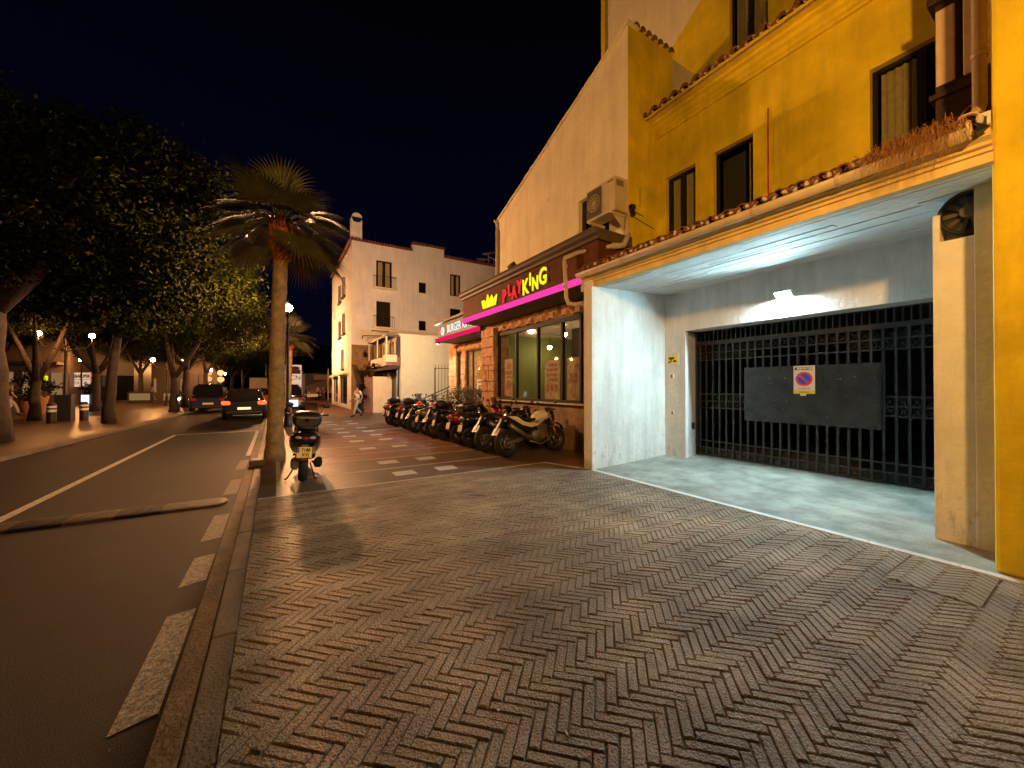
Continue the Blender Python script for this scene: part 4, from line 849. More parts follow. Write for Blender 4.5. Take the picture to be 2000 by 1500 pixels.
# ================================================================== apartment block
ap = empty('apartment_building', (8, 28, 0), 'white four storey apartment block with chimney in the background', 'building')
FY = 27.75
hw = [(5.99, 7.08, 8.50, 10.42), (6.0, 6.98, 5.72, 7.55), (9.03, 9.6, 8.5, 9.3), (9.03, 9.6, 5.72, 6.45), (11.5, 12.4, 8.6, 10.30), (11.5, 12.4, 5.9, 7.62), (5.4, 5.75, 2.9, 3.35)]
m = M(); wall(m, (0, FY, 0), (1, 0, 0), (0, -1, 0), 4.4, 17, 0, 11.48, hw, .18); m.box(4.4, 17, FY+.3, 38.3, 11.3, 11.46)
m.prism([(8.53, 11.48), (11.0, 11.48), (11.0, 12.08), (8.53, 11.98)], FY, FY+6, 'y')
hs = [(30.6, 31.5, 8.3, 9.9), (32.6, 33.6, 8.2, 9.7), (30.6, 31.5, 5.5, 7.1), (32.6, 33.6, 5.4, 6.8), (31.2, 32.0, 2.9, 4.4), (36, 36.5, 7.4, 7.8), (36, 36.5, 4.8, 5.2), (29.6, 33.2, .25, 2.35), (34.4, 37.4, .25, 2.35)]
wall(m, (4.4, 0, 0), (0, 1, 0), (-1, 0, 0), FY, 38.3, 0, 11.48, hs, .2); m.quad((4.4, 38.3, 0), (17, 38.3, 0), (17, 38.3, 11.48), (4.4, 38.3, 11.48)); m.quad((17, FY, 0), (17, 38.3, 0), (17, 38.3, 11.48), (17, FY, 11.48))
m.build('wall', 'apt', ap)
m = M(); m.box(4.36, 8.53, FY-.12, FY+.4, 11.48, 11.56); m.box(11.0, 17, FY-.12, FY+.4, 11.44, 11.52); m.box(8.5, 11.05, FY-.12, FY+.4, 12.03, 12.12); m.box(4.22, 4.4, FY-.1, 38.3, 11.46, 11.56)
for i in range(60): x = 4.4+i*.21; zt = 11.58 if (x < 8.5 or x > 11.0) else 12.13; m.cyl((x, FY-.16, zt), (x, FY+.3, zt+.04), .07, n=6)
m.build('roof', 'tile', ap)
m = M(); m.box(4.4, 5.07, FY+.1, FY+.8, 11.56, 13.15); m.cyl((4.735, FY+.1, 13.12), (4.735, FY+.8, 13.12), .335, n=20); ch = m.build('chimney', 'apt', ap); m = M(); m.box(4.60, 4.87, FY+.06, FY+.098, 12.92, 13.08); m.build('smoke_hole', 'ink', ch)
m = M(); m.box(8.0, 9.0, FY+2, FY+2.8, 11.5, 12.4); m.build('roof_hut', 'roofdark', ap)
for k, h in enumerate(hw):
    f = M(); a, b, c, d = h; y = FY+.12; f.box(a, b, y, y+.05, c, c+.07); f.box(a, b, y, y+.05, d-.07, d); f.box(a, a+.07, y, y+.05, c+.07, d-.07); f.box(b-.07, b, y, y+.05, c+.07, d-.07)
    if b-a > .8: f.box((a+b)/2-.05, (a+b)/2+.05, y, y+.05, c+.07, d-.07)
    w_ = f.build('window', 'blackm', ap); g = M(); g.box(a+.07, b-.07, y+.02, y+.03, c+.07, d-.07); g.build('pane', 'darkglass', w_)
    if k in (0, 4): g = M(); g.box(a+.14, (a+b)/2-.1, y+.012, y+.018, c+.1, d-.1); g.box((a+b)/2+.1, b-.14, y+.012, y+.018, c+.1, d-.1); g.build('curtain', 'curtain', w_)
    if k in (0, 1):
        g = M(); g.box(a-.25, b+.25, FY-.28, FY, c-.12, c); g.build('sill', 'white', w_)
        g = M()
        for i in range(12): x = a-.2+(b-a+.4)*i/11; g.cyl((x, FY-.25, c), (x, FY-.25, c+.75), .010, n=4)
        g.box(a-.22, b+.22, FY-.262, FY-.24, c+.74, c+.77); g.box(a-.22, a-.20, FY-.26, FY, c+.74, c+.77); g.box(b+.20, b+.22, FY-.26, FY, c+.74, c+.77); g.build('railing', 'blackm', w_)
    else: g = M(); g.box(a-.06, b+.06, FY-.03, FY+.12, c-.06, c); g.build('sill', 'white', w_)
for k, h in enumerate(hs):
    a, b, c, d = h; f = M(); f.box(4.52, 4.56, a, b, c, d); w_ = f.build('shop_window' if k > 6 else 'window', 'darkglass', ap); g = M(); g.box(4.49, 4.519, a, a+.08, c, d); g.box(4.49, 4.519, b-.08, b, c, d); g.box(4.49, 4.519, a, b, d-.08, d); g.build('frame', 'blackm', w_)
    if k < 5: g = M(); g.box(4.25, 4.4, a-.15, b+.15, c-.12, c); g.box(4.36, 4.4, b+.05, b+.45, c, d); g.build('shutter', 'darkwood', w_)
m = M(); m.box(4.1, 4.39, 29.4, 33.4, 2.42, 2.55); m.box(4.1, 4.39, 34.2, 37.6, 2.38, 2.5); m.build('shop_canopy', 'white', ap)
m = M(); m.box(4.38, 7.4, FY-.05, FY-.002, 0, 4.4); m.build('lower_render', 'dado', ap)
wl = empty('wall_lantern', (5.2, 27.6, 3.8), 'small dark wall lantern on the apartment front', 'lantern'); m = M(); m.tube([(5.2, 27.7, 4.0), (5.2, 27.5, 4.05), (5.2, 27.45, 3.9)], .02, 6); m.build('arm', 'blackm', wl); m = M(); m.lathe([(.02, .22), (.12, .12), (.09, -.12), (.02, -.16)], (5.2, 27.45, 3.72), 8); m.build('lantern_body', 'blackm', wl)
aw = empty('awning_arms', (6.0, 27.3, 5.0), 'two folded awning arms sticking out above the glazed balcony', 'awning frame'); m = M(); m.tube([(4.9, 26.6, 4.9), (6.3, 26.8, 5.0)], .03, 6); m.tube([(5.4, 26.4, 5.25), (6.6, 26.6, 5.3)], .03, 6); m.tube([(4.9, 26.6, 4.9), (4.85, 26.6, 4.7)], .03, 6); m.build('arms', 'blackm', aw)
an = empty('television_aerials', (14.9, 27.6, 11.5), 'cluster of television aerials on the apartment roof edge', 'aerial')
m = M()
for dx, h, t in ((0, 1.2, .5), (.5, .8, -.3), (-.5, .6, .2)):
    x = 15.0+dx; m.tube([(x, 28, 11.4), (x, 28, 11.5+h)], .025, 5); m.tube([(x-.55, 28, 11.4+h-t*.4), (x+.55, 28, 11.4+h+t*.4)], .02, 5)
    for k in range(7): xx = x-.5+k*.17; zz = 11.4+h+(xx-x)*t*.73; m.tube([(xx, 27.7, zz-.2), (xx, 28.3, zz+.2)], .013, 4)
m.build('rods', 'mortar', an)
pa = empty('leaning_awning', (4.0, 26.4, 0), 'dark closed awning panel leaning at the apartment corner', 'awning'); m = M()
m.add([(4.15, 26.0, 2.95), (4.45, 26.0, 2.95), (4.75, 25.9, 1.55), (4.5, 25.9, 1.4), (4.15, 26.12, 2.95), (4.45, 26.12, 2.95), (4.75, 26.02, 1.55), (4.5, 26.02, 1.4)], [(0, 1, 2, 3), (4, 5, 6, 7), (0, 1, 5, 4), (1, 2, 6, 5), (2, 3, 7, 6), (3, 0, 4, 7)]); m.build('canvas', 'darkcanvas', pa)
m = M(); m.tube([(4.3, 26.06, 2.9), (4.65, 25.97, 1.45), (4.65, 25.97, 0)], .03, 6); m.build('pole', 'blackm', pa)

# ================================================================== vehicles
def make_moto():
    r = empty('parked_motorcycle', (0, 0, 0), 'x', 'motorcycle')
    for x, nm, w_ in ((-.71, 'rear_wheel', .085), (.72, 'front_wheel', .06)):
        h = M(); h.cyl((x, -.055, .305), (x, .055, .305), .055, n=16); hw_ = h.build(nm, 'alloy', r)
        t = M(); t.torus((x, 0, .305), .305-.062, .062, 'y', 36, 12, rz=w_); t.build('tyre', 'rubber', hw_)
        t = M(); t.torus((x, 0, .305), .195, .014, 'y', 36, 8, rz=.045)
        t.torus((x, .048, .305), .188, .005, 'y', 36, 6)
        t.torus((x, -.048, .305), .188, .005, 'y', 36, 6)
        for k in range(5): a = 2*pi*k/5; t.tube([(x+.04*cos(a), 0, .305+.04*sin(a)), (x+.195*cos(a+.15), 0, .305+.195*sin(a+.15))], .014, 6)
        t.build('rim', 'alloy', hw_)
        t = M(); t.torus((x, .062, .305), .105, .016, 'y', 28, 4, rz=.002); t.torus((x, -.062, .305), .10, .02, 'y', 28, 4, rz=.002); t.build('brake_disc', 'chrome', hw_)
    m = M(); m.loft([(.04, 0, .78, .06, .03), (.10, 0, .82, .125, .085), (.22, 0, .86, .15, .125), (.36, 0, .88, .145, .125), (.48, 0, .86, .10, .09), (.54, 0, .85, .05, .05)], 18, 2.4); m.build('fuel_tank', 'bikewhite', r)
    m = M(); m.prism([(-.72, .90), (-.45, .88), (-.26, .76), (-.02, .70), (.20, .70), (.44, .84), (.34, .80), (.12, .64), (-.06, .62), (-.30, .68), (-.56, .82)], -.10, .10, 'y'); m.build('side_panel', 'bikewhite', r, bevel=.025)
    m = M(); m.loft([(-.72, 0, .90, .05, .015), (-.52, 0, .905, .10, .03), (-.34, 0, .87, .11, .035), (-.22, 0, .80, .12, .035), (0, 0, .78, .12, .04), (.10, 0, .80, .09, .04)], 14, 3); m.build('seat', 'seat', r)
    m = M(); m.prism([(-.78, .84), (-.4, .78), (.05, .60), (.35, .66), (.52, .84), (.42, .64), (.2, .52), (-.1, .50), (-.45, .66)], -.075, .075, 'y'); m.tube([(.05, .11, .60), (.30, .12, .40), (.55, .05, .82)], .02, 6); m.tube([(.05, -.11, .60), (.30, -.12, .40), (.55, -.05, .82)], .02, 6); m.build('frame', 'blackm', r, bevel=.01)
    m = M(); m.loft([(-.06, 0, .42, .12, .12), (.10, 0, .42, .17, .16), (.30, 0, .45, .16, .17), (.38, 0, .47, .12, .14)], 12, 4); m.box(.10, .38, -.14, .14, .50, .66); m.build('engine', 'alloy', r, bevel=.02)
    m = M(); m.cyl((.17, -.175, .42), (.17, -.205, .42), .085, n=20); m.cyl((.17, .175, .42), (.17, .205, .42), .085, n=20); m.build('engine_cover', 'gold', r, bevel=.006)
    m = M(); m.tube([(.36, -.1, .50), (.42, -.12, .30), (.15, -.14, .22), (-.18, -.15, .32)], .024, 8); m.tube([(-.18, -.15, .32), (-.32, -.16, .46), (-.74, -.17, .72)], [.03, .055, .06], 12); m.build('exhaust', 'alloy', r)
    m = M(); m.prism([(-.75, .335), (-.72, .27), (-.05, .38), (-.05, .46)], -.085, -.06, 'y'); m.prism([(-.75, .335), (-.72, .27), (-.05, .38), (-.05, .46)], .06, .085, 'y'); m.build('swingarm', 'alloy', r, bevel=.006)
    m = M()
    for s in (-1, 1): m.tube([(.72, s*.085, .305), (.60, s*.085, .62)], .024, 10); m.tube([(.60, s*.085, .62), (.48, s*.085, .95)], .030, 10)
    m.box(.44, .56, -.11, .11, .84, .88); m.build('fork', 'gold', r)
    m = M(); m.tube([(.44, -.36, 1.00), (.50, -.20, 1.0), (.50, 0, .96), (.50, .20, 1.0), (.44, .36, 1.0)], .012, 8); m.cyl((.43, .26, 1.0), (.42, .38, 1.0), .019, n=8); m.cyl((.43, -.26, 1.0), (.42, -.38, 1.0), .019, n=8); m.build('handlebar', 'blackm', r)
    for s in (-1, 1): m = M(); m.tube([(.46, s*.22, 1.02), (.50, s*.30, 1.14)], .007, 6); m.ell((.50, s*.33, 1.17), (.018, .065, .038), 12, 8); m.build('mirror', 'blackp', r)
    m = M(); m.loft([(.50, 0, .82, .09, .10), (.60, 0, .82, .11, .12), (.68, 0, .80, .085, .09), (.70, 0, .80, .05, .05)], 14, 2.5); m.prism([(.52, .92), (.66, .90), (.58, 1.04), (.53, 1.06)], -.09, .09, 'y'); hd = m.build('headlight', 'blackg', r); m = M(); m.ell((.695, 0, .80), (.02, .07, .07), 12, 8); m.build('lens', 'clearlens', hd)
    m = M(); m.prism([(.44, .40), (.50, .56), (.62, .66), (.78, .665), (.92, .60), (1.0, .50), (.92, .625), (.78, .69), (.60, .68), (.46, .58)], -.05, .05, 'y'); m.build('front_mudguard', 'blackg', r, bevel=.01)
    m = M(); m.prism([(-.80, .88), (-.74, .84), (-.98, .52), (-1.02, .54)], -.04, .04, 'y'); m.box(-.8, -.5, -.06, .06, .80, .86); m.build('rear_fender', 'blackp', r)
    m = M(); m.add([(-.935, -.11, .64), (-.935, .11, .64), (-1.035, .11, .50), (-1.035, -.11, .50), (-.93, -.11, .635), (-.93, .11, .635), (-1.03, .11, .495), (-1.03, -.11, .495)], [(0, 1, 2, 3), (4, 5, 6, 7), (0, 1, 5, 4), (2, 3, 7, 6), (0, 3, 7, 4), (1, 2, 6, 5)]); m.build('number_plate', 'plate', r)
    m = M(); m.ell((-.80, 0, .865), (.03, .07, .025), 12, 6); m.build('tail_light', 'tail', r)
    for s in (-1, 1): m = M(); m.tube([(-.80, s*.05, .80), (-.82, s*.16, .80)], .007, 5); m.ell((-.83, s*.18, .80), (.035, .02, .02), 8, 6); m.build('indicator', 'clearlens', r)
    m = M(); m.tube([(.0, .14, .30), (-.12, .30, .02), (-.17, .32, .01)], .012, 6); m.build('side_stand', 'blackm', r)
    return r
def make_scooter(topcase=True, screen=True, body='blackg', plate_mt='plate', lit=False, name='parked_scooter'):
    r = empty(name, (0, 0, 0), 'x', 'scooter')
    for x, nm in ((-.66, 'rear_wheel'), (.68, 'front_wheel')):
        h = M(); h.cyl((x, -.05, .265), (x, .05, .265), .05, n=14); hw_ = h.build(nm, 'alloy', r)
        t = M(); t.torus((x, 0, .265), .265-.062, .062, 'y', 32, 12, rz=.066); t.build('tyre', 'rubber', hw_)
        t = M(); t.torus((x, 0, .265), .155, .012, 'y', 32, 8, rz=.05)
        for k in range(5): a = 2*pi*k/5; t.tube([(x+.03*cos(a), 0, .265+.03*sin(a)), (x+.155*cos(a), 0, .265+.155*sin(a))], .016, 6)
        t.build('rim', 'alloy', hw_)
    m = M(); m.loft([(-.95, 0, .735, .10, .05), (-.90, 0, .73, .17, .09), (-.76, 0, .705, .215, .13), (-.52, 0, .64, .235, .18), (-.25, 0, .58, .22, .21), (-.02, 0, .52, .17, .22), (.10, 0, .40, .15, .14), (.16, 0, .36, .14, .10)], 20, 3); m.build('rear_body', body, r)
    m = M(); m.loft([(.10, 0, .29, .17, .05), (.30, 0, .28, .19, .06), (.50, 0, .32, .16, .09)], 14, 4); m.build('floorboard', 'blackp', r)
    m = M(); m.loft([(.36, 0, .50, .19, .22), (.46, 0, .62, .21, .30), (.56, 0, .70, .20, .28), (.66, 0, .70, .15, .20), (.74, 0, .66, .08, .10), (.78, 0, .64, .04, .04)], 20, 2.8); m.build('front_fairing', body, r)
    m = M(); m.loft([(-.74, 0, .83, .12, .03), (-.55, 0, .855, .15, .045), (-.38, 0, .84, .155, .05), (-.30, 0, .79, .15, .04), (-.10, 0, .77, .14, .045), (.04, 0, .755, .09, .04)], 16, 3.2); m.build('seat', 'seat', r)
    m = M(); m.loft([(.36, 0, .99, .07, .03), (.42, 0, 1.0, .13, .055), (.52, 0, .985, .12, .06), (.58, 0, .97, .06, .03)], 12, 2.5); m.tube([(.40, -.34, 1.03), (.45, -.15, 1.0), (.45, .15, 1.0), (.40, .34, 1.03)], .014, 8); m.cyl((.41, .23, 1.02), (.395, .36, 1.03), .02, n=8); m.cyl((.41, -.23, 1.02), (.395, -.36, 1.03), .02, n=8); m.build('handlebar', 'blackp', r)
    for s in (-1, 1): m = M(); m.tube([(.43, s*.2, 1.03), (.46, s*.27, 1.16)], .007, 6); m.ell((.46, s*.31, 1.20), (.018, .07, .045), 12, 8); m.build('mirror', 'blackp', r)
    m = M(); m.tube([(.68, -.07, .265), (.60, -.07, .55)], .022, 8); m.tube([(.68, .07, .265), (.60, .07, .55)], .022, 8); m.build('fork', 'blackm', r)
    m = M(); m.prism([(.46, .42), (.54, .54), (.70, .565), (.86, .50), (.94, .38), (.88, .52), (.70, .60), (.50, .57)], -.06, .06, 'y'); m.build('front_mudguard', body, r, bevel=.012)
    for s in (-1, 1): m = M(); m.ell((.755, s*.07, .70), (.03, .055, .035), 10, 6); m.build('headlight', 'clearlens', r)
    m = M(); m.prism([(-.93, .64), (-.88, .66), (-.93, .36), (-.985, .40)], -.055, .055, 'y'); m.build('rear_fender', 'blackp', r, bevel=.01)
    m = M(); m.add([(-.965, -.105, .60), (-.965, .105, .60), (-1.005, .105, .44), (-1.005, -.105, .44), (-.958, -.105, .60), (-.958, .105, .60), (-.998, .105, .44), (-.998, -.105, .44)], [(0, 1, 2, 3), (4, 5, 6, 7), (0, 1, 5, 4), (2, 3, 7, 6), (0, 3, 7, 4), (1, 2, 6, 5)]); pt = m.build('number_plate', plate_mt, r)
    m = M(); m.box(-1.0, -.975, -.04, .04, .395, .425); m.build('reflector', 'tail', r)
    m = M(); m.ell((-.935, 0, .735), (.035, .05, .03), 12, 8); m.build('tail_light', 'tail', r)
    for s in (-1, 1): m = M(); m.ell((-.925, s*.095, .745), (.045, .055, .026), 12, 8); m.build('indicator', 'clearlens', r)
    m = M(); m.tube([(-.15, -.14, .24), (-.45, -.17, .25)], .02, 8); m.loft([(-.48, -.20, .27, .035, .05), (-.56, -.205, .29, .06, .085), (-.80, -.21, .34, .062, .09), (-.92, -.21, .37, .04, .06)], 14, 2.4); m.build('exhaust', 'blackm', r)
    m = M(); m.loft([(-.25, .12, .28, .06, .09), (-.50, .13, .27, .07, .10), (-.72, .12, .27, .05, .07)], 12, 3); m.build('engine', 'alloy', r)
    m = M(); m.tube([(-.35, .10, .25), (-.50, .22, .03), (-.56, .25, .02)], .012, 6); m.tube([(-.35, -.10, .25), (-.50, -.18, .03), (-.56, -.2, .02)], .012, 6); m.build('centre_stand', 'blackm', r)
    m = M(); m.tube([(-.55, .13, .84), (-.80, .13, .89), (-.90, .06, .90), (-.90, -.06, .90), (-.80, -.13, .89), (-.55, -.13, .84)], .014, 8); m.build('grab_rail', 'alloy', r)
    if topcase:
        m = M(); m.loft([(-.52, 0, .99, .15, .06), (-.58, 0, 1.02, .20, .105), (-.75, 0, 1.035, .215, .13), (-.90, 0, 1.02, .20, .115), (-.955, 0, 1.0, .15, .08)], 20, 3.2); tcs = m.build('top_case', 'blackp', r)
        m = M(); m.loft([(-.585, 0, 1.075, .212, .018), (-.75, 0, 1.08, .222, .022), (-.905, 0, 1.075, .208, .018), (-.965, 0, 1.06, .14, .014)], 20, 3.2); m.build('case_trim', 'alloy', tcs)
        m = M(); m.box(-.972, -.955, -.03, .03, 1.0, 1.05); m.build('lock', 'blackg', tcs)
    if screen:
        m = M(); g = []
        for j in range(5):
            t = j/4; z = .90+.36*t; x = .66-.22*t
            for i in range(7): y = (-1+2*i/6)*(.19-.05*t*t); g.append((x-.35*y*y*4*.3, y, z))
        m.add(g, [(j*7+i, j*7+i+1, (j+1)*7+i+1, (j+1)*7+i) for j in range(4) for i in range(6)], True); m.build('windscreen', 'smoke', r)
    return r
def place(o, x, y, rz, lean, lb, grp=None):
    o.location = (x, y, 0); o.rotation_euler = (lean, 0, rz); o['label'] = lb
    if grp: o['group'] = grp
# alone in front of the palm
sc1 = make_scooter(True, True, 'blackg', 'ylplate')
for ch in [o for o in bpy.data.objects if o.parent == sc1 and o.name.startswith('number_plate')]: npl = ch
text('7188', .072, 'ink', (-.992, -.018, .558), right=(0, -1, 0), up=(.24, 0, .97), parent=npl, name='plate_digits', ext=.001, bold=.0015, sx=.9)
text('KVJ', .072, 'ink', (-1.007, -.018, .487), right=(0, -1, 0), up=(.24, 0, .97), parent=npl, name='plate_letters', ext=.001, bold=.0015, sx=.9)
m = M(); m.add([(-.9672, .072, .598), (-.9672, .104, .598), (-.990, .104, .515), (-.990, .072, .515)], [(0, 1, 2, 3)]); m.build('country_band', 'plateblue', npl)
sB = make_scooter(True, False, 'blackg'); sC = make_scooter(False, True, 'blackg'); mA = make_moto()
place(sc1, .43, 7.82, R(86), R(4), 'dark red and black scooter with top case parked by the palm trunk')
G_ = 'motorcycles and scooters in a row before the restaurant'
place(mA, 5.06, 7.30, R(4), R(-5), 'white and black naked motorcycle nearest the garage pier', G_)
BW = {'white_motorcycle_panel': 'blackg', 'bronze_engine_cover': 'alloy'}; RW = {'white_motorcycle_panel': 'redg'}
row = [(mA, BW, 8.15, 6, 'black motorcycle just behind the white one, second in the row'), (sB, {}, 8.85, 4, 'black scooter with top case, third from the white motorcycle'),
       (sC, {'gloss_black_paint': 'redg'}, 9.55, 2, 'red scooter between black ones, fourth from the garage pier'), (sB, {}, 10.45, -4, 'large black scooter with a broad rear wheel in mid row'),
       (mA, BW, 11.25, 8, 'black motorcycle left of the large mid-row scooter'), (sC, {'gloss_black_paint': 'silverg'}, 12.0, 3, 'silver grey scooter before the planter'), (mA, RW, 12.75, 5, 'motorcycle with dark red tank before the planter'),
       (sB, {}, 13.5, 2, 'black scooter with top case beside the dark red tank motorcycle'), (sC, {'gloss_black_paint': 'redg'}, 14.25, 6, 'red scooter with tinted screen toward the far end'), (sB, {'black_plastic': 'blackp'}, 15.05, 5, 'black scooter with boxy case, second from the far end'),
       (sC, {'gloss_black_paint': 'redg'}, 15.85, 10, 'red scooter at the far end of the row')]
used = set()
for src, sw, y, a, lb in row:
    if src in (sB, sC) and src not in used and not sw: used.add(src); o = src
    else: o = copy_tree(src, None, sw)
    place(o, 5.0-(y-8)*.042+random.uniform(-.06, .06), y, R(a), R(random.uniform(-7, -3)), lb, G_)
if sC not in used:
    place(sC, 4.95, 16.5, R(6), R(-5), 'black scooter mostly hidden behind the far red one', G_)

def make_car(name, body, H_=1.45, L=4.2, W_=1.76, suv=False, plate_mt='plate', lit=True):
    r = empty(name, (0, 0, 0), 'x', 'car'); h = W_/2; z0 = .22
    m = M(); zb = .95 if suv else .86
    m.loft([(-L/2, 0, .60, h*.80, .26), (-L/2+.06, 0, .60, h*.93, .33), (-L/2+.35, 0, (zb+.24)/2, h, (zb-.24)/2), (-.3, 0, (zb+.22)/2, h, (zb-.22)/2), (L/2-1.1, 0, (zb+.2)/2, h, (zb-.22)/2), (L/2-.25, 0, .53, h*.92, .27), (L/2, 0, .48, h*.72, .18)], 24, 4.5); m.build('body', body, r)
    m = M(); b0 = -L/2+.14 if suv else -L/2+.20; m.loft([(b0, 0, zb-.02, h*.84, .05), (b0+.22, 0, zb+(H_-zb)*.45, h*.80, (H_-zb)*.50), (b0+.42, 0, zb+(H_-zb)*.52, h*.76, (H_-zb)*.50), (.1, 0, zb+(H_-zb)*.5, h*.78, (H_-zb)*.52), (.65, 0, zb+(H_-zb)*.30, h*.80, (H_-zb)*.36), (1.05, 0, zb-.03, h*.84, .05)], 24, 3.6); m.build('cabin', 'darkglass', r)
    m = M(); m.loft([(b0+.34, 0, H_-.01, h*.62, .018), (0, 0, H_+.005, h*.66, .022), (.35, 0, H_-.03, h*.62, .018)], 14, 3); m.build('roof_panel', body, r)
    m = M(); g = [(b0+.02, -h*.62, zb+.08), (b0+.02, h*.62, zb+.08), (b0+.20, h*.55, H_-.10), (b0+.20, -h*.55, H_-.10)]; g = [(x-.055, y, z) for x, y, z in g]; m.add(g+[(x+.02, y, z) for x, y, z in g], [(0, 1, 2, 3), (0, 1, 5, 4), (2, 3, 7, 6), (0, 3, 7, 4), (1, 2, 6, 5)]); m.build('rear_window', 'darkglass', r)
    for sx_, x in (('rear', -L/2+.72), ('front', L/2-.82)):
        for s in (-1, 1):
            hb = M(); hb.cyl((x, s*(h-.19), .31), (x, s*(h+.005), .31), .19, n=18); wh_ = hb.build('wheel', 'alloy', r); t = M(); t.torus((x, s*(h-.09), .31), .25, .065, 'y', 26, 10, rz=.10); t.build('tyre', 'rubber', wh_)
    for s in (-1, 1):
        m = M(); m.loft([(-L/2-.012, s*h*.72, .80, .10, .07), (-L/2+.05, s*h*.76, .80, .17, .10), (-L/2+.22, s*h*.88, .81, .12, .09)], 12, 3); m.build('tail_light', 'taillit' if lit else 'tail', r)
        m = M(); m.ell((L/2-.12, s*h*.62, .62), (.08, .17, .08), 12, 8); m.build('headlight', 'clearlens', r)
        m = M(); m.ell((.62, s*(h+.09), zb+.06), (.06, .10, .065), 10, 6); m.build('mirror', body, r)
    m = M(); m.box(-L/2-.02, -L/2+.02, -.26, .26, .50, .61); m.build('number_plate', plate_mt, r)
    m = M(); m.box(-L/2-.03, -L/2+.1, -h*.8, h*.8, .30, .42); m.build('rear_bumper', 'blackp', r, bevel=.02)
    return r
def pcar(c, x, y, rz, lb, grp='cars on the street'): c.location = (x, y, -.02); c.rotation_euler = (0, 0, rz); c['label'] = lb; c['group'] = grp
MT['litplate'] = mat('lit_number_plate', (.7, .7, .5), .4, emit=(1, .95, .6), es=.8)
c1 = make_car('hatchback_car', 'blackg', plate_mt='litplate'); pcar(c1, -1.22, 24.0, R(90), 'dark hatchback with lit tail lamps driving away on the right lane')
c2 = make_car('large_car', 'bluegl', H_=1.72, L=4.7, W_=1.86, suv=True, lit=False); pcar(c2, -3.45, 31.5, R(91), 'dark blue tall car standing at the left kerb')
c3 = copy_tree(c1, None, {'gloss_black_paint': 'redg'}); pcar(c3, -.95, 38.5, R(90), 'red car with bright tail lamps beyond the dark hatchback')
c4 = copy_tree(c2, None, {'dark_blue_paint': 'silverg'}); pcar(c4, .75, 29.5, R(88), 'pale car parked on the right behind the palm trunk')
van = empty('delivery_van', (-1.9, 62, -.02), 'pale box van far down the street', 'van', 'cars on the street')
m = M(); m.box(-2.9, -.9, 62, 65.5, .55, 2.75); m.build('cargo_box', 'white', van, bevel=.04); m = M(); m.box(-2.8, -1.0, 65.5, 67, .4, 2.1); m.build('cab', 'white', van, bevel=.15)
for x in (-2.85, -1.15):
    for y in (62.7, 66.2): m = M(); m.cyl((x, y, .30), (x+.2, y, .30), .35, n=16); m.build('wheel', 'rubber', van)
# oncoming motorbike with its lamp lit
sL = copy_tree(sC, None, {'gloss_black_paint': 'silverg'}); sL.location = (-5.3, 32.0, .07); sL.rotation_euler = (0, 0, R(-75)); sL['label'] = 'scooter with a lit headlamp on the far pavement between two tree trunks'; sL['group'] = 'scooters on the far pavement'
m = M(); m.ell((.80, 0, .72), (.04, .09, .07), 12, 8); hl = m.build('lit_headlamp', 'head'); hl.parent = sL
# ================================================================== street lamps
def lamp_post(loc, h, lb, grp, glow, heads=1, spread=.85, r=.15, seen=True):
    root = empty('street_lamp', loc, lb, 'street lamp', grp); x, y, z = loc
    m = M(); m.lathe([(.16, 0), (.16, .12), (.11, .18), (.09, .60), (.12, .66), (.055, .75), (.045, h-.75), (.07, h-.70), (.035, h-.6)], (x, y, z), 12)
    if heads == 1: m.lathe([(.035, h-.65), (.035, h-.25), (.10, h-.19), (.10, h-.15)], (x, y, z), 12)
    m.build('pole', 'iron', root)
    if heads == 2:
        m = M()
        for s in (-1, 1): m.tube([(x, y, z+h-.75), (x+s*spread*.4, y, z+h-.62), (x+s*spread*.8, y, z+h-.55), (x+s*spread, y, z+h-.30), (x+s*spread, y, z+h-.16)], .025, 6)
        m.tube([(x, y, z+h-.7), (x, y, z+h-.1)], [.03, .008], 6); m.build('arm', 'iron', root)
    for s in ((0,) if heads == 1 else (-1, 1)):
        xx = x+s*spread; g = M(); g.ell((xx, y, z+h), r, 14, 10); gl = g.build('globe', glow, root)
        g = M(); g.lathe([(.02, -r-.12), (.27, -r-.045), (.30, -r-.03), (.05, -r-.02)], (xx, y, z+h), 14); g.build('light_block_dish', 'iron', gl) if heads == 1 and r < .16 else None  # opaque dish added under the globe to keep light off the ground below
        g = M(); g.lathe([(.06, r-.02), (.05, r+.03), (.012, r+.06), (.004, r+.14)], (xx, y, z+h), 8); g.build('finial', 'iron', gl)
    return root
LG = 'globe street lamps along the street'
lamp_post((-0.05, -1.55, 0), 4.15, 'globe street lamp on the near kerb, outside the photo beside the viewer', LG, 'lampA')
lamp_post((.42, 17.2, 0), 4.60, 'glowing globe street lamp half hidden by the palm trunk', LG, 'lampB')
lamp_post((.30, 34.5, 0), 4.60, 'globe street lamp farther down the right kerb behind the palm', LG, 'lampB')
PG = 'twin globe lamps on the plaza'
lamp_post((-7.75, 24.4, .066), 3.75, 'twin globe lamp among leaves, its pole ringed by bollards on the left plaza', PG, 'lampC', 2, .80, .10)
lamp_post((-7.15, 39.5, .066), 3.55, 'twin globe lamp left of the dark tall car, nearest of the distant pairs', PG, 'lampC', 2, .82, .13)
lamp_post((-8.2, 62, .066), 3.6, 'twin globe lamp in the middle of the distant row', PG, 'lampC', 2, 1.2, .17)
lamp_post((-7.4, 82, .066), 3.7, 'farthest globe lamp of the plaza row', PG, 'lampC', 1, .8, .22)
lamp_post((-13.4, 45, .066), 3.7, 'single globe lamp in front of the white lit shop sign', PG, 'lampC', 1, .8, .17)
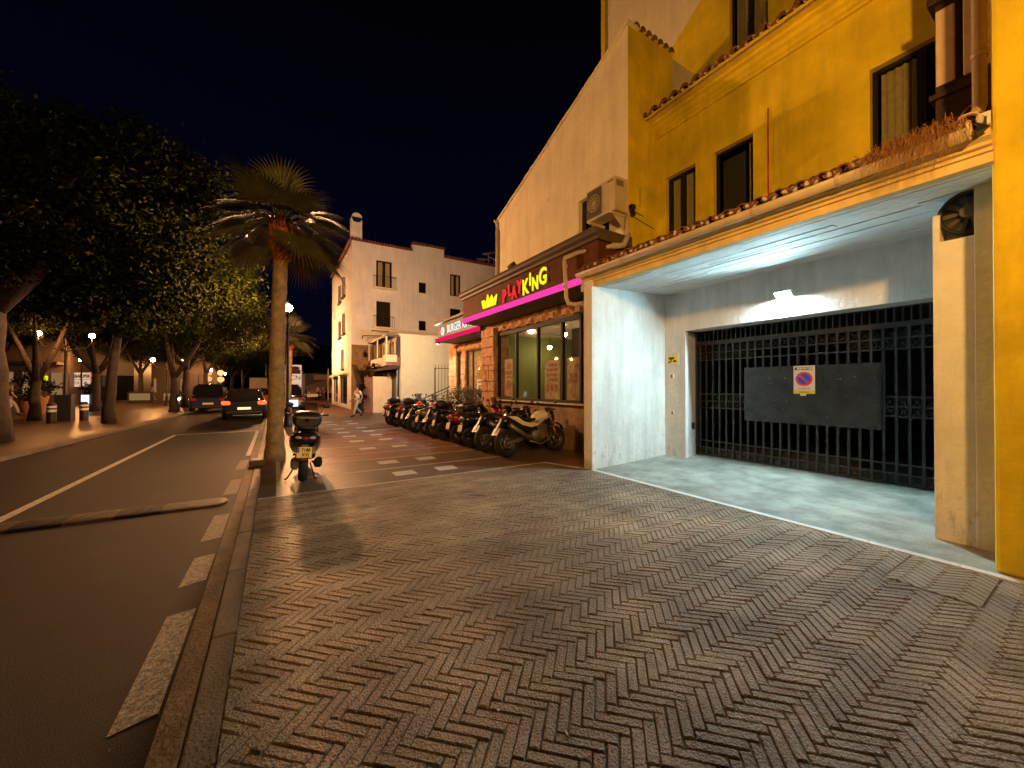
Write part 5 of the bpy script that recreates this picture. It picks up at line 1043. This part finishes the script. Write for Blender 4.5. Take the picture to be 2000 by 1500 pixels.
for k, (px, Y, z) in enumerate(((473, 62, 8.0), (520, 70, 6.2))):
    p = at(px, 700, Y); r_ = empty('tall_lamp_post', (p.x, Y, 0), ('tall slim street light with a small white head far down the road', 'second tall slim street light, right of the first')[k], 'street lamp'); m = M(); m.tube([(p.x, Y, 0), (p.x, Y, z), (p.x+.8, Y, z+.15)], .09, 6); m.build('pole', 'alloy', r_); m = M(); m.ell((p.x+.9, Y, z+.1), (.35, .2, .12), 10, 6); m.build('lamp_head', 'panelw', r_)
# ================================================================== trees
RT = random.Random(33)
def big_leafs(name, c, r, n, ls, seed, parent, mt='leaf', clump=.62, shell=.35, ncl=None):
    rr = random.Random(seed); V = []; Fc = []; cl = []
    for _ in range(ncl or max(10, n//190)):
        while True:
            p = Vector((rr.uniform(-1, 1), rr.uniform(-1, 1), rr.uniform(-1, 1)))
            if shell < p.length < 1: break
        if p.z < -.45: p.z *= .75
        cl.append((Vector((p.x*r[0], p.y*r[1], p.z*r[2])), rr.uniform(.35, .80)*clump))
    for _ in range(n):
        q, s = cl[rr.randrange(len(cl))]; p = q+Vector((rr.gauss(0, 1), rr.gauss(0, 1), rr.gauss(0, .6)))*s
        d = Vector((rr.gauss(0, 1), rr.gauss(0, 1), rr.gauss(.5, .9))).normalized(); e_ = d.orthogonal().normalized(); e_.rotate(Matrix.Rotation(rr.uniform(0, 6.28), 3, d)); L = ls*rr.uniform(.65, 1.45); f = d.cross(e_); b = len(V)
        V += [tuple(p-e_*L*.5), tuple(p+f*L*.24+d*L*.06), tuple(p+e_*L*.5), tuple(p-f*L*.24+d*L*.06)]; Fc.append((b, b+1, b+2, b+3))
    me = bpy.data.meshes.new(name); me.from_pydata(V, [], Fc); me.materials.append(MT[mt]); me.update(); o = bpy.data.objects.new(name, me); col.objects.link(o); o.parent = parent; o.location = c; return o
def trunk(m, base, rad, h, lean, limbs, seed, cr):
    rr = random.Random(seed); x, y, z = base; pts = []; rs = []
    for k in range(7):
        t = k/6; pts.append((x+lean[0]*t*t+rr.uniform(-.03, .03), y+lean[1]*t*t, z-.1+(h+.1)*t)); rs.append(rad*(1.22 if k == 0 else (1.04 if k == 1 else 1-.3*t))*rr.uniform(.94, 1.06))
    m.tube(pts, rs, 14); top = Vector(pts[-1])
    for k in range(limbs):
        a = 2*pi*k/limbs+rr.uniform(-.4, .4); L = rr.uniform(.6, .95); p1 = top+Vector((cos(a)*cr*.22*L, sin(a)*cr*.22*L, .7+rr.uniform(0, .5))); p2 = top+Vector((cos(a)*cr*.42*L, sin(a)*cr*.42*L, 1.8+rr.uniform(0, 1.0))); p3 = top+Vector((cos(a)*cr*.58*L, sin(a)*cr*.58*L, 2.6+rr.uniform(0, 1.2)))
        m.tube([top-Vector((0, 0, .35)), p1, p2, p3], [rad*.62, rad*.45, rad*.26, rad*.10], 8)
def tree(base, rad, h, crown_c, crown_r, n, lb, seed, lean=(0, 0), limbs=5, ls=.115, mt='leaf', proto=None, name='ficus_tree', mtb='bark', clump=.62):
    root = empty(name, base, lb, 'tree', 'leafy street trees on the left plaza'); m = M(); trunk(m, base, rad, h, lean, limbs, seed, crown_r[0]); m.build('trunk', mtb, root)
    if proto is None: return root, big_leafs('crown', Vector(crown_c)-Vector(base), crown_r, n, ls, seed+50, root, mt, clump)
    o = proto.copy(); col.objects.link(o); o.parent = root; o.location = Vector(crown_c)-Vector(base); o.scale = [crown_r[i]/proto['cr'][i] for i in range(3)]; o.rotation_euler = (0, 0, seed*1.7); del o['cr']; return root, o
z0 = .066
t1, cr1 = tree((-6.45, 15.9, z0), .38, 3.8, (-8.4, 16.6, 6.3), (4.6, 4.6, 3.6), 70000, 'thick pale trunked leafy tree at the left edge of the photo', 1, ls=.12)
t2, cr2 = tree((-5.75, 21.9, z0), .19, 3.9, (-4.6, 19.6, 6.7), (4.1, 5.0, 4.0), 120000, 'tall dark leafy tree whose lamp lit crown reaches over the road', 2, ls=.15, lean=(.3, 0))
cr1['cr'] = (4.6, 4.6, 3.5); 
t, c = tree((-8.9, 25.2, z0), .20, 2.0, (-9.4, 25.5, 5.8), (3.6, 3.8, 2.3), 0, 'pale forked tree behind the left twin globe lamp', 3, proto=cr1, limbs=4)
t, c = tree((-5.1, 30.0, z0), .22, 2.3, (-4.6, 30.5, 6.5), (4.2, 4.2, 3.6), 0, 'slender forked pale tree by the kerb behind the dark trunk', 4, proto=cr1, limbs=3)
t, c = tree((-5.4, 35.5, z0), .25, 3.0, (-4.8, 36.5, 6.6), (4.2, 4.4, 3.6), 0, 'dark trunked tree beside the dark blue tall car', 5, proto=cr1)
t, c = tree((-9.2, 33.0, z0), .22, 2.6, (-9.6, 33.5, 7.2), (4.6, 4.4, 4.2), 0, 'second row tree right of the white lit sign', 6, proto=cr1)
for k, (x, y, lb) in enumerate(((-5.2, 43, 'first of the far kerbside trees'), (-5.0, 51, 'second of the far kerbside trees'), (-4.6, 60, 'third of the far kerbside trees'), (-4.2, 72, 'last of the far kerbside trees'), (-10.5, 48, 'far second row tree behind the distant lamps'), (-10, 68, 'farthest second row tree'), (-13, 28, 'tree in front of the yellow lit sign'), (-15, 37, 'tree between the yellow and white lit signs'))):
    tree((x, y, z0), .21, 3.0, (x+(.8 if x > -6 else 0), y, 6.3+.3*(k % 2)), (3.8, 4, 3.0+.3*(k % 3)), 0, lb, 10+k, proto=cr1, limbs=3)
del cr1['cr']
# dark far wood closing the end of the street
fo = big_leafs('distant_wood', (12, 118, 5.5), (46, 8, 6.5), 16000, 1.4, 77, None, 'leaf', 3.0, .1, 160); tag(fo, 'dark mass of distant trees closing the end of the street', kind='stuff')
# second slim trunks in the far lamplight
# ================================================================== palms
def palm(base, h, rad, fr_r, n, lb, seed, detail=True):
    x, y, z = base; rr = random.Random(seed); root = empty('fan_palm', base, lb, 'palm tree', 'fan palms')
    lean = .09
    m = M(); pts = []; rs = []
    for k in range(26):
        t = k/25; pts.append((x+lean*t**1.5, y, z+(h-.75)*t)); rs.append(rad*(1.35-.35*min(1, t*6) if t < .17 else 1.0-.12*t)+(.008 if k % 2 else -.004))
    m.tube(pts, rs, 18)
    m.build('trunk', 'palmbark', root)
    m = M(); tx = x+lean; m.tube([(tx-.01, y, z+h-.80), (tx, y, z+h-.5), (tx, y, z+h-.15), (tx, y, z+h+.15)], [rad*1.0, rad*1.15, rad*1.05, rad*.6], 16)
    for k in range(46):
        a = rr.uniform(0, 6.28); zz = z+h-.78+rr.uniform(0, .8); r0 = rad*1.02; m.tube([(tx+r0*cos(a), y+r0*sin(a), zz), (tx+(r0+.05)*cos(a), y+(r0+.05)*sin(a), zz+.10), (tx+(r0+.035)*cos(a), y+(r0+.035)*sin(a), zz+.17)], [.04, .028, .008], 5)
    m.build('leaf_sheath', 'palmsheath', root)
    top = Vector((tx, y, z+h))
    for k in range(n):
        el = R(84)-(R(84)+R(24))*((k+.5)/n)**.85+rr.uniform(-.12, .12); a = k*2.39996+rr.uniform(-.2, .2); d = Vector((cos(a)*cos(el), sin(a)*cos(el), sin(el)))
        L = fr_r*.50*rr.uniform(.85, 1.1); droop = .10+.22*cos(el); hub = top+d*L+Vector((0, 0, -droop*L))
        m = M(); m.tube([top+d*.05, top+d*L*.5+Vector((0, 0, .03)), hub], [.022, .015, .011], 5); fr = m.build('frond', 'palmleaf', root)
        # blade: folded segments radiating from the hub
        ax = (hub-(top+d*L*.5)).normalized(); side = ax.cross(Vector((0, 0, 1))).normalized(); up = side.cross(ax).normalized()
        m = M(); ns = 40; B_ = fr_r*.60*rr.uniform(.88, 1.08); drp = rr.uniform(.02, .26)
        for i in range(ns):
            t = -1+2*(i+.5)/ns; g = t*R(118); dirv = (ax*cos(g)+side*sin(g)).normalized(); Lb = B_*(1-.30*abs(t)**1.5)*rr.uniform(.93, 1.05)
            nrm = (up*(1)+side*.15*(1 if i % 2 else -1)).normalized(); sd = dirv.cross(nrm).normalized()
            wmid = Lb*.62*R(118)*2/ns*.52
            P = []
            for q in (0, .28, .5, .75, 1.0):
                w_ = (wmid*(q/.5)*.95 if q <= .5 else wmid*max(.04, (1-(q-.5)/.5)**1.1)*.8)
                c_ = hub+dirv*Lb*q+Vector((0, 0, -drp*Lb*(q**2.6)))-up*.0+up*.10*Lb*q*(1-q)
                P.append((c_-sd*w_, c_+nrm*w_*.35, c_+sd*w_))
            vs = [v for tr in P for v in tr]
            m.add(vs, [(j*3+s_, j*3+s_+1, (j+1)*3+s_+1, (j+1)*3+s_) for j in range(4) for s_ in (0, 1)])
        m.build('leaf_blade', 'palmleaf', fr)
    return root
palm((.005, 9.47, 0), 5.0, .150, 1.45, 27, 'fan palm with reddish leaf bases standing at the kerb by the scooter', 5)
palm((.62, 25.5, 0), 4.4, .18, 1.5, 22, 'smaller fan palm farther back behind the first palm trunk', 8)
# kerb stone block and base by the palm
kb = M(); kb.box(-.42, -.16, 8.9, 9.25, 0, .13); o = kb.build('stone_block', 'kerb', bevel=.03); tag(o, 'pale stone block at the foot of the palm', 'stone block')
# ================================================================== bollards, planters on plaza
def bollard(x, y, lb):
    r_ = empty('bollard', (x, y, z0), lb, 'bollard', 'banded bollards round the twin lamp'); m = M(); m.lathe([(.14, 0), (.14, .75), (.10, .82), (.001, .84)], (x, y, z0), 14); m.build('post', 'iron', r_); m = M(); m.lathe([(.143, .45), (.143, .55)], (x, y, z0), 14); m.lathe([(.143, .62), (.143, .70)], (x, y, z0), 14); m.build('reflective_band', 'signw', r_)
bollard(-7.75, 23.2, 'black bollard with pale bands left of the twin lamp pole'); bollard(-7.15, 24.3, 'black bollard with pale bands right of the twin lamp pole')
bx = empty('lamp_cabinet', (-7.75, 24.3, z0), 'dark metal cabinet around the twin lamp pole base', 'cabinet'); m = M(); m.box(-8.0, -7.5, 24.15, 24.6, z0, 1.15); m.box(-8.03, -7.47, 24.12, 24.63, 1.15, 1.2); m.build('cabinet_shell', 'iron', bx, bevel=.02)
def planter(px, Y, w_, h, lb):
    p = at(px, 760, Y); r_ = empty('planter', (p.x, Y, z0), lb, 'planter', 'clay planters on the plaza'); m = M(); m.lathe([(w_*.36, 0), (w_*.5, h), (w_*.44, h), (w_*.40, h-.1)], (p.x, Y, z0), 14); m.build('pot', 'terrapot', r_)
    m = M(); rr = random.Random(px); m_leafs(m, (p.x, Y, h+.6), (w_*.8, w_*.8, .7), 700, .16, rr, .2); m.build('plant', 'leaf', r_)
planter(66, 31, 1.1, 1.0, 'large clay planter with a dark shrub at the left of the plaza'); planter(182, 36, .6, .6, 'small planter hanging with flowers before the white lit sign')
# ================================================================== plaza shops at the back left
Yb = 46.0
def block(px0, px1, Y, z1, name, lb, mt='white', depth=6):
    a = at(px0, 700, Y).x; b = at(px1, 700, Y).x; r_ = empty(name, ((a+b)/2, Y, 0), lb, 'building'); m = M(); m.box(a, b, Y, Y+depth, 0, z1); m.build('wall', mt, r_); return r_, a, b
s1, a, b = block(-160, 136, Yb, 8.0, 'plaza_shop', 'far plaza building with a yellow lit sign at the left edge', 'corn')
m = M(); m.box(a+.3, b-.2, Yb-1.6, Yb-.01, 3.3, 3.5); m.build('canopy', 'darkcanvas', s1)
for px0, px1 in ((10, 26), (44, 58), (100, 122)): m = M(); m.box(at(px0, 760, Yb).x, at(px1, 760, Yb).x, Yb-.03, Yb-.005, .9, 2.7); m.build('lit_doorway', 'warmwin', s1)
ys_ = empty('yellow_lit_sign', (at(78, 735, Yb-2).x, Yb-2, 2), 'bright yellow glowing shop sign under the left trees', 'sign'); Y = Yb-2
def pxbox(m, px0, px1, py0, py1, Y, th=.08):
    p = at(px0, py1, Y); q = at(px1, py0, Y); m.box(p.x, q.x, Y-th, Y, p.z, q.z)
m = M(); pxbox(m, 73, 90, 725.5, 731, Y); pxbox(m, 72.5, 94, 734, 739, Y); pxbox(m, 80, 93.5, 739, 743, Y); pxbox(m, 58, 64, 724, 733, Y); pxbox(m, 59, 63, 733, 738, Y); m.build('lit_panel', 'signy', ys_); m = M(); pxbox(m, 56, 96, 715, 723, Y+.1); pxbox(m, 64.5, 72, 723, 748, Y+.1); m.build('sign_frame', 'bluegl', ys_)
s2, a, b = block(137, 262, 50, 7.5, 'corner_shop', 'far building with the white lit shop sign board', 'corn')
m = M(); m.box(a+.3, b, 49.95, 49.99, .3, 2.6); m.build('shop_front', 'darkglass', s2)
ws = empty('white_lit_sign', (at(160, 740, 47).x, 47, 3), 'white and pink lit sign board with two rows of letters behind the plaza lamp', 'sign'); Y = 47
m = M(); pxbox(m, 141, 177, 728, 755.5, Y); m.build('lit_board', 'signp', ws); m = M(); pxbox(m, 177.3, 191, 720, 728, Y); pxbox(m, 177.3, 191, 731, 737, Y); pxbox(m, 177.3, 191, 740, 753, Y); m.build('brown_panels', 'terra', ws); m = M(); pxbox(m, 157, 157.6, 728, 755, Y+.0-.1, .02); pxbox(m, 141, 177, 741, 741.6, Y-.1, .02); m.build('dividers', 'ink', ws)
c_ = at(149.5, 735, Y); s_ = (at(0, 728, Y)-at(0, 740, Y)).length
text('URBAN', s_*.75, 'ink', (c_.x, Y-.1, c_.z), right=(1, 0, 0), parent=ws, sx=.62, bold=.02); c_ = at(166.5, 735, Y); text('SUPER', s_*.75, 'ink', (c_.x, Y-.1, c_.z), right=(1, 0, 0), parent=ws, sx=.62, bold=.02)
c_ = at(149.5, 748, Y); text('YOB', s_*.7, 'ink', (c_.x, Y-.1, c_.z), right=(1, 0, 0), parent=ws, sx=.62); c_ = at(167, 748, Y); text('UK', s_*.7, 'ink', (c_.x, Y-.1, c_.z), right=(1, 0, 0), parent=ws, sx=.62)
lb_ = empty('lit_menu_board', (at(168, 790, 33).x, 33, z0), 'small glowing blue white menu board standing on the left plaza', 'sign'); Y = 33; m = M(); pxbox(m, 160, 174, 771.5, 789, Y, .12); m.build('lit_panel', 'panelw', lb_); m = M(); p = at(158.5, 790, Y); q = at(177, 770, Y); m.box(p.x, q.x, Y+.001, Y+.14, z0, q.z); m.build('board_frame', 'iron', lb_)
s3, a, b = block(205, 430, 66, 9, 'long_far_building', 'long dim building behind the plaza trees', 'corn')
m = M()
for px in (272, 281, 300, 352, 365, 398, 418): m.box(at(px, 760, 65.9).x, at(px+5, 760, 65.9).x, 65.9, 65.98, .8, 2.6)
m.build('lit_window', 'warmwin', s3); ts = text('P.I', 1.3, 'lwhite', (at(230, 736, 65.8).x, 65.8, at(230, 736, 65.8).z), right=(1, 0, 0), name='lettering'); ts.parent = None; tag(ts, 'small white lit letters on the dim building right of the dark trunk', 'sign'); ts.name = 'small_lit_sign'
for px, Y, w_, h, lb in ((273, 46, 1.6, .6, 'low warm lit counter between the trunks on the plaza'), (331, 48, 1.0, .7, 'small warm lit kiosk window beside the forked tree')):
    p = at(px, 775, Y); r_ = empty('lit_kiosk', (p.x, Y, z0), lb, 'kiosk'); m = M(); m.box(p.x-w_/2, p.x+w_/2, Y, Y+.6, z0, p.z+h/2+.15); m.build('kiosk_body', 'darkwood', r_); m = M(); m.box(p.x-w_*.42, p.x+w_*.42, Y-.03, Y-.001, p.z-h/2, p.z+h/2); m.build('lit_opening', 'warmwin', r_)
# ================================================================== end of the street
s4, a, b = block(596, 650, 60, 3.4, 'terrace_bar', 'low far bar with pale awning at the end of the pavement', 'darkwood', 5)
m = M(); p = at(600, 768, 57); q = at(649, 745, 57); m.add([(p.x, 57, p.z+.35), (q.x, 57, p.z+.35), (q.x, 60, q.z+.35), (p.x, 60, q.z-.6), (p.x, 57, p.z), (q.x, 57, p.z)], [(0, 1, 2, 3), (0, 1, 5, 4)]); m.build('awning', 'canvas', s4)
m = M(); p = at(604, 748, 59.5); m.box(at(613, 745, 59.5).x, at(650, 745, 59.5).x, 59.5, 60, 1.9+.6, 3.2); m.build('upper_wall', 'canvas', s4)
s5, a, b = block(556, 592, 74, 4.2, 'bright_shop', 'brightly lit shop far down the street under the billboard', 'white', 5)
m = M(); pxbox(m, 562, 580, 751, 764, 73.9); m.build('lit_window', 'panelw', s5); m = M(); pxbox(m, 580.5, 588, 750, 757, 73.9); pxbox(m, 556, 561, 752, 770, 73.9); m.build('warm_window', 'signp', s5)
bi = empty('billboard', (at(578, 730, 70).x, 70, 0), 'lit billboard with a brown picture above writing', 'billboard'); Y = 70
m = M(); pxbox(m, 567, 589, 713, 731, Y); pxbox(m, 567, 589, 731.2, 750, Y); m.build('lit_sheet', 'signp', bi); m = M(); pxbox(m, 569, 587, 722, 730, Y-.1, .02); m.ell((at(576, 719, Y).x, Y-.15, at(576, 719, Y).z), (.7, .04, .3), 12, 6); m.build('picture', 'poster2', bi)
c_ = at(577, 738, Y); text('CN', 1.0, 'terra', (c_.x, Y-.12, c_.z), right=(1, 0, 0), parent=bi); m = M(); p = at(578, 750, Y); m.tube([(p.x, Y+.1, 0), (p.x, Y+.1, p.z)], .2, 8); m.build('post', 'iron', bi)
tsn = empty('crossing_sign', (at(560, 730, 48).x, 48, 0), 'blue road sign with a white triangle beside the palm trunk', 'road sign'); Y = 48
m = M(); pxbox(m, 555.5, 566, 714, 741, Y, .04); m.build('blue_panel', 'blue', tsn); m = M(); a_ = at(556.2, 738, Y); b_ = at(565, 738, Y); c_ = at(556.8, 722, Y); m.add([(a_.x, Y-.06, a_.z), (b_.x, Y-.06, b_.z), (c_.x, Y-.06, c_.z)], [(0, 1, 2)]); m.build('white_triangle', 'signw', tsn); m = M(); m.tube([(at(561, 740, Y).x, Y+.05, 0), (at(561, 740, Y).x, Y+.05, at(561, 740, Y).z)], .05, 6); m.build('post', 'alloy', tsn)
ad = empty('glare_panel', (at(571, 787, 21.5).x, 21.5, 0), 'small glowing panel added for the white glare behind the lone scooter', 'sign'); Y = 21.5; m = M(); pxbox(m, 558.5, 582, 781, 794, Y, .05); m.build('glare_face', 'panelw', ad); m = M(); p = at(558, 795, Y); q = at(583, 780, Y); m.box(p.x, q.x, Y+.001, Y+.06, p.z-.03, q.z+.03); m.tube([(p.x+.1, Y+.03, 0), (p.x+.1, Y+.03, p.z)], .02, 6); m.tube([(q.x-.1, Y+.03, 0), (q.x-.1, Y+.03, p.z)], .02, 6); m.build('stand', 'iron', ad)  # added glowing panel, stands in for bright glare on the scooter windscreen
# traffic signs / posts between cars
for px, Y, z, lb in ((431, 40, 2.9, 'stack of small round lit road signs beyond the two dark cars'), (408, 44, 3.0, 'small round sign on a thin post above the dark blue car')):
    p = at(px, 750, Y); r_ = empty('road_sign', (p.x, Y, z0), lb, 'road sign'); m = M(); m.tube([(p.x, Y, 0), (p.x, Y, z)], .035, 6); m.build('post', 'alloy', r_); m = M()
    for j in range(2): m.cyl((p.x, Y-.05, z-.2-j*.55), (p.x, Y-.03, z-.2-j*.55), .24, n=18)
    m.build('sign_disc', 'signw', r_)
fp = empty('flag_mast', (at(641, 740, 45).x, 45, 0), 'slim pale mast in front of the far bar', 'mast'); p = at(641, 720, 45); m = M(); m.tube([(p.x, 45, 0), (p.x, 45, p.z)], .04, 6); m.build('pole', 'white', fp)
# ================================================================== people
def skinmesh(name, V, E_, Rr, mt, parent, root=0, sub=1):
    me = bpy.data.meshes.new(name); me.from_pydata(V, E_, []); me.materials.append(MT[mt]); o = bpy.data.objects.new(name, me); col.objects.link(o)
    md = o.modifiers.new('skin', 'SKIN'); md.use_smooth_shade = True; md.branch_smoothing = .6
    for i, r_ in enumerate(Rr): d = me.skin_vertices[0].data[i]; d.radius = (r_, r_) if not isinstance(r_, tuple) else r_; d.use_root = (i == root)
    s_ = o.modifiers.new('sub', 'SUBSURF'); s_.levels = sub; s_.render_levels = sub
    if parent is not None: o.parent = parent
    return o
def person(loc, rz, h, pose, shirt, trous, lb, grp=None, hair='hair', hands=True):
    k = h/1.75; r_ = empty('person', loc, lb, 'person', grp); r_.rotation_euler = (0, 0, rz)
    if pose == 'walk': J = dict(p=(0, 0, .95), lh=(0, .09, .91), rh=(0, -.09, .91), lk=(.20, .10, .52), rk=(.05, -.09, .50), la=(.30, .10, .09), ra=(-.30, -.09, .17), lt=(.46, .10, .05), rt=(-.20, -.09, .04), ch=(.02, 0, 1.28), nk=(.03, 0, 1.47), ls=(.02, .19, 1.40), rs=(.02, -.19, 1.40), le=(-.12, .24, 1.12), re=(.10, -.24, 1.13), lw=(-.04, .25, .89), rw=(.26, -.22, .93), hd=(.045, 0, 1.64))
    elif pose == 'sit': J = dict(p=(0, 0, .50), lh=(.02, .10, .49), rh=(.02, -.10, .49), lk=(.43, .13, .50), rk=(.43, -.13, .50), la=(.40, .13, .09), ra=(.46, -.13, .09), lt=(.56, .13, .05), rt=(.62, -.13, .05), ch=(.0, 0, .84), nk=(.02, 0, 1.03), ls=(0, .19, .96), rs=(0, -.19, .96), le=(.10, .26, .70), re=(.10, -.26, .70), lw=(.33, .16, .72), rw=(.33, -.14, .72), hd=(.04, 0, 1.20))
    else: J = dict(p=(0, 0, .95), lh=(0, .09, .91), rh=(0, -.09, .91), lk=(.02, .11, .50), rk=(.03, -.11, .50), la=(-.01, .12, .09), ra=(-.01, -.12, .09), lt=(.15, .14, .05), rt=(.15, -.14, .05), ch=(0, 0, 1.28), nk=(.01, 0, 1.47), ls=(0, .19, 1.40), rs=(0, -.19, 1.40), le=(-.02, .25, 1.12), re=(.04, -.25, 1.13), lw=(.06, .25, .88), rw=(.20, -.18, .98), hd=(.03, 0, 1.64))
    J = {a: Vector(b)*k for a, b in J.items()}
    def sk(name, seq, edges, mt, sc_=1.0): return skinmesh(name, [tuple(J[a]) if isinstance(a, str) else tuple(a) for a, _ in seq], edges, [(r2*k*sc_) for _, r2 in seq], mt, r_)
    hd = J['hd']; chin = hd+Vector((.045, 0, -.10))*k; crown = hd+Vector((-.01, 0, .07))*k
    seq = [('p', .12), ('ch', .135), ('nk', .055), (hd, .088), (crown, .075), ('ls', .06), ('le', .042), ('lw', .03), ('rs', .06), ('re', .042), ('rw', .03), ('lh', .085), ('lk', .055), ('la', .036), ('lt', .03), ('rh', .085), ('rk', .055), ('ra', .036), ('rt', .03), (chin, .045)]
    ed = [(0, 1), (1, 2), (2, 3), (3, 4), (1, 5), (5, 6), (6, 7), (1, 8), (8, 9), (9, 10), (0, 11), (11, 12), (12, 13), (13, 14), (0, 15), (15, 16), (16, 17), (17, 18), (3, 19)]
    n = len(seq)
    if hands:
        for w_, e_, wi, sg_ in (('lw', 'le', 7, 1), ('rw', 're', 10, -1)):
            d = (J[w_]-J[e_]).normalized(); s_ = Vector((0, 1, 0)).cross(d).normalized(); palm_ = J[w_]+d*.055*k; seq.append((palm_, .026)); pi_ = len(seq)-1; ed.append((wi, pi_))
            for j, (o_, L) in enumerate(((-.027, .065), (-.010, .078), (.008, .074), (.025, .058))): seq.append((palm_+d*(.035+L*.5)*k+s_*o_*k, .0085)); ed.append((pi_, len(seq)-1)); seq.append((palm_+d*(.03+L)*k+s_*o_*k+Vector((.012, 0, 0))*k, .007)); ed.append((len(seq)-2, len(seq)-1))
            seq.append((palm_+s_*.045*k+d*.02*k, .010)); ed.append((pi_, len(seq)-1))
    sk('body', seq, ed, 'skin')
    mid = lambda a, b, t: J[a].lerp(J[b], t)
    sk('shirt', [('p', .135), ('ch', .155), (mid('ch', 'nk', .7), .08), ('ls', .078), (mid('ls', 'le', .75), .062), ('rs', .078), (mid('rs', 're', .75), .062)], [(0, 1), (1, 2), (1, 3), (3, 4), (1, 5), (5, 6)], shirt)
    sk('trousers', [('p', .13), ('lh', .10), ('lk', .075), (mid('lk', 'la', .9), .058), ('rh', .10), ('rk', .075), (mid('rk', 'ra', .9), .058)], [(0, 1), (1, 2), (2, 3), (0, 4), (4, 5), (5, 6)], trous)
    for s_, t_ in (('la', 'lt'), ('ra', 'rt')): m = M(); a_, b_ = J[s_]+rootoff(r_), J[t_]+rootoff(r_); m.tube([a_+(a_-b_)*.35, a_, b_], [.04*k, .048*k, .036*k], 8); m.build('shoe', 'shoe', r_)
    m = M(); c_ = hd+rootoff(r_)+Vector((-.015, 0, .035))*k; m.ell(tuple(c_), (.102*k, .092*k, .10*k), 14, 9); hr = m.build('hair', hair, r_)
    m = M(); f0 = hd+rootoff(r_)
    m.ell(tuple(f0+Vector((.098, 0, -.005))*k), (.018*k, .012*k, .022*k), 8, 6)
    for s_ in (-1, 1): m.ell(tuple(f0+Vector((.0, s_*.088, -.005))*k), (.018*k, .010*k, .028*k), 8, 6)
    m.build('nose_and_ears', 'skin', r_)
    m = M()
    for s_ in (-1, 1): m.ell(tuple(f0+Vector((.086, s_*.034, .016))*k), (.008*k, .014*k, .007*k), 8, 5)
    m.ell(tuple(f0+Vector((.088, 0, -.048))*k), (.008*k, .026*k, .005*k), 8, 5); m.build('eyes_and_mouth', 'hair', r_)
    return r_
person((3.62, 20.9, 0), R(200), 1.66, 'walk', 'shirtw', 'trous', 'person in a white shirt and pale trousers walking past the apartment corner')
person((8.95, 13.0-1.0, .1), R(200), 1.72, 'sit', 'shirtw', 'navy', 'person in a white shirt sitting behind the restaurant window') if False else None
ps = person((6.88, 11.2, .1), R(150), 1.70, 'sit', 'shirtw', 'navy', 'person with black hair in a white shirt seated inside the restaurant')
ch = empty('dining_chair', (6.88, 11.2, .1), 'dark chair under the seated person inside the restaurant', 'chair'); m = M(); m.box(6.66, 7.10, 10.98, 11.42, .42, .46); m.build('seat', 'darkwood', ch)
for dx in (-.19, .19):
    for dy in (-.19, .19): m = M(); m.box(6.88+dx-.018, 6.88+dx+.018, 11.2+dy-.018, 11.2+dy+.018, .1, .42); m.build('leg', 'darkwood', ch)
tg = 'people at the far terrace'
for k, (px, Y, pose, sh, tr, lb) in enumerate(((604, 50, 'sit', 'shirtw', 'navy', 'person in white seated at the left end of the far terrace'), (621, 48, 'stand', 'redcloth', 'navy', 'person in a red top standing at the far terrace'), (631, 50, 'stand', 'greencloth', 'trous', 'person in an olive top standing right of the red one'), (637, 52, 'stand', 'navy', 'navy', 'dark clothed person at the right end of the far terrace'))):
    p = at(px, 770, Y); person((p.x, Y, 0), R(200+k*40), 1.7, pose, sh, tr, lb, tg, hands=False)
for k, (px, Y, lb) in enumerate(((18, 30, 'passer by in dark clothes at the left edge behind the thick trunk'), (296, 52, 'passer by in pale clothes between the plaza trunks'))):
    p = at(px, 770, Y); person((p.x, Y, z0), R(20), 1.72, 'walk', 'navy' if k == 0 else 'shirtw', 'trous', lb, 'passers by on the plaza', hands=False)
for k, (px, Y) in enumerate(((610, 47), (617, 50.5))):
    p = at(px, 780, Y); r_ = empty('terrace_table', (p.x, Y, 0), ('white clothed terrace table in front of the seated person', 'white clothed terrace table behind the red topped person')[k], 'table'); m = M(); m.box(p.x-.5, p.x+.5, Y-.4, Y+.4, .45, .75); m.build('tablecloth', 'shirtw', r_); m = M(); m.cyl((p.x, Y, 0), (p.x, Y, .45), .06); m.build('leg', 'iron', r_)
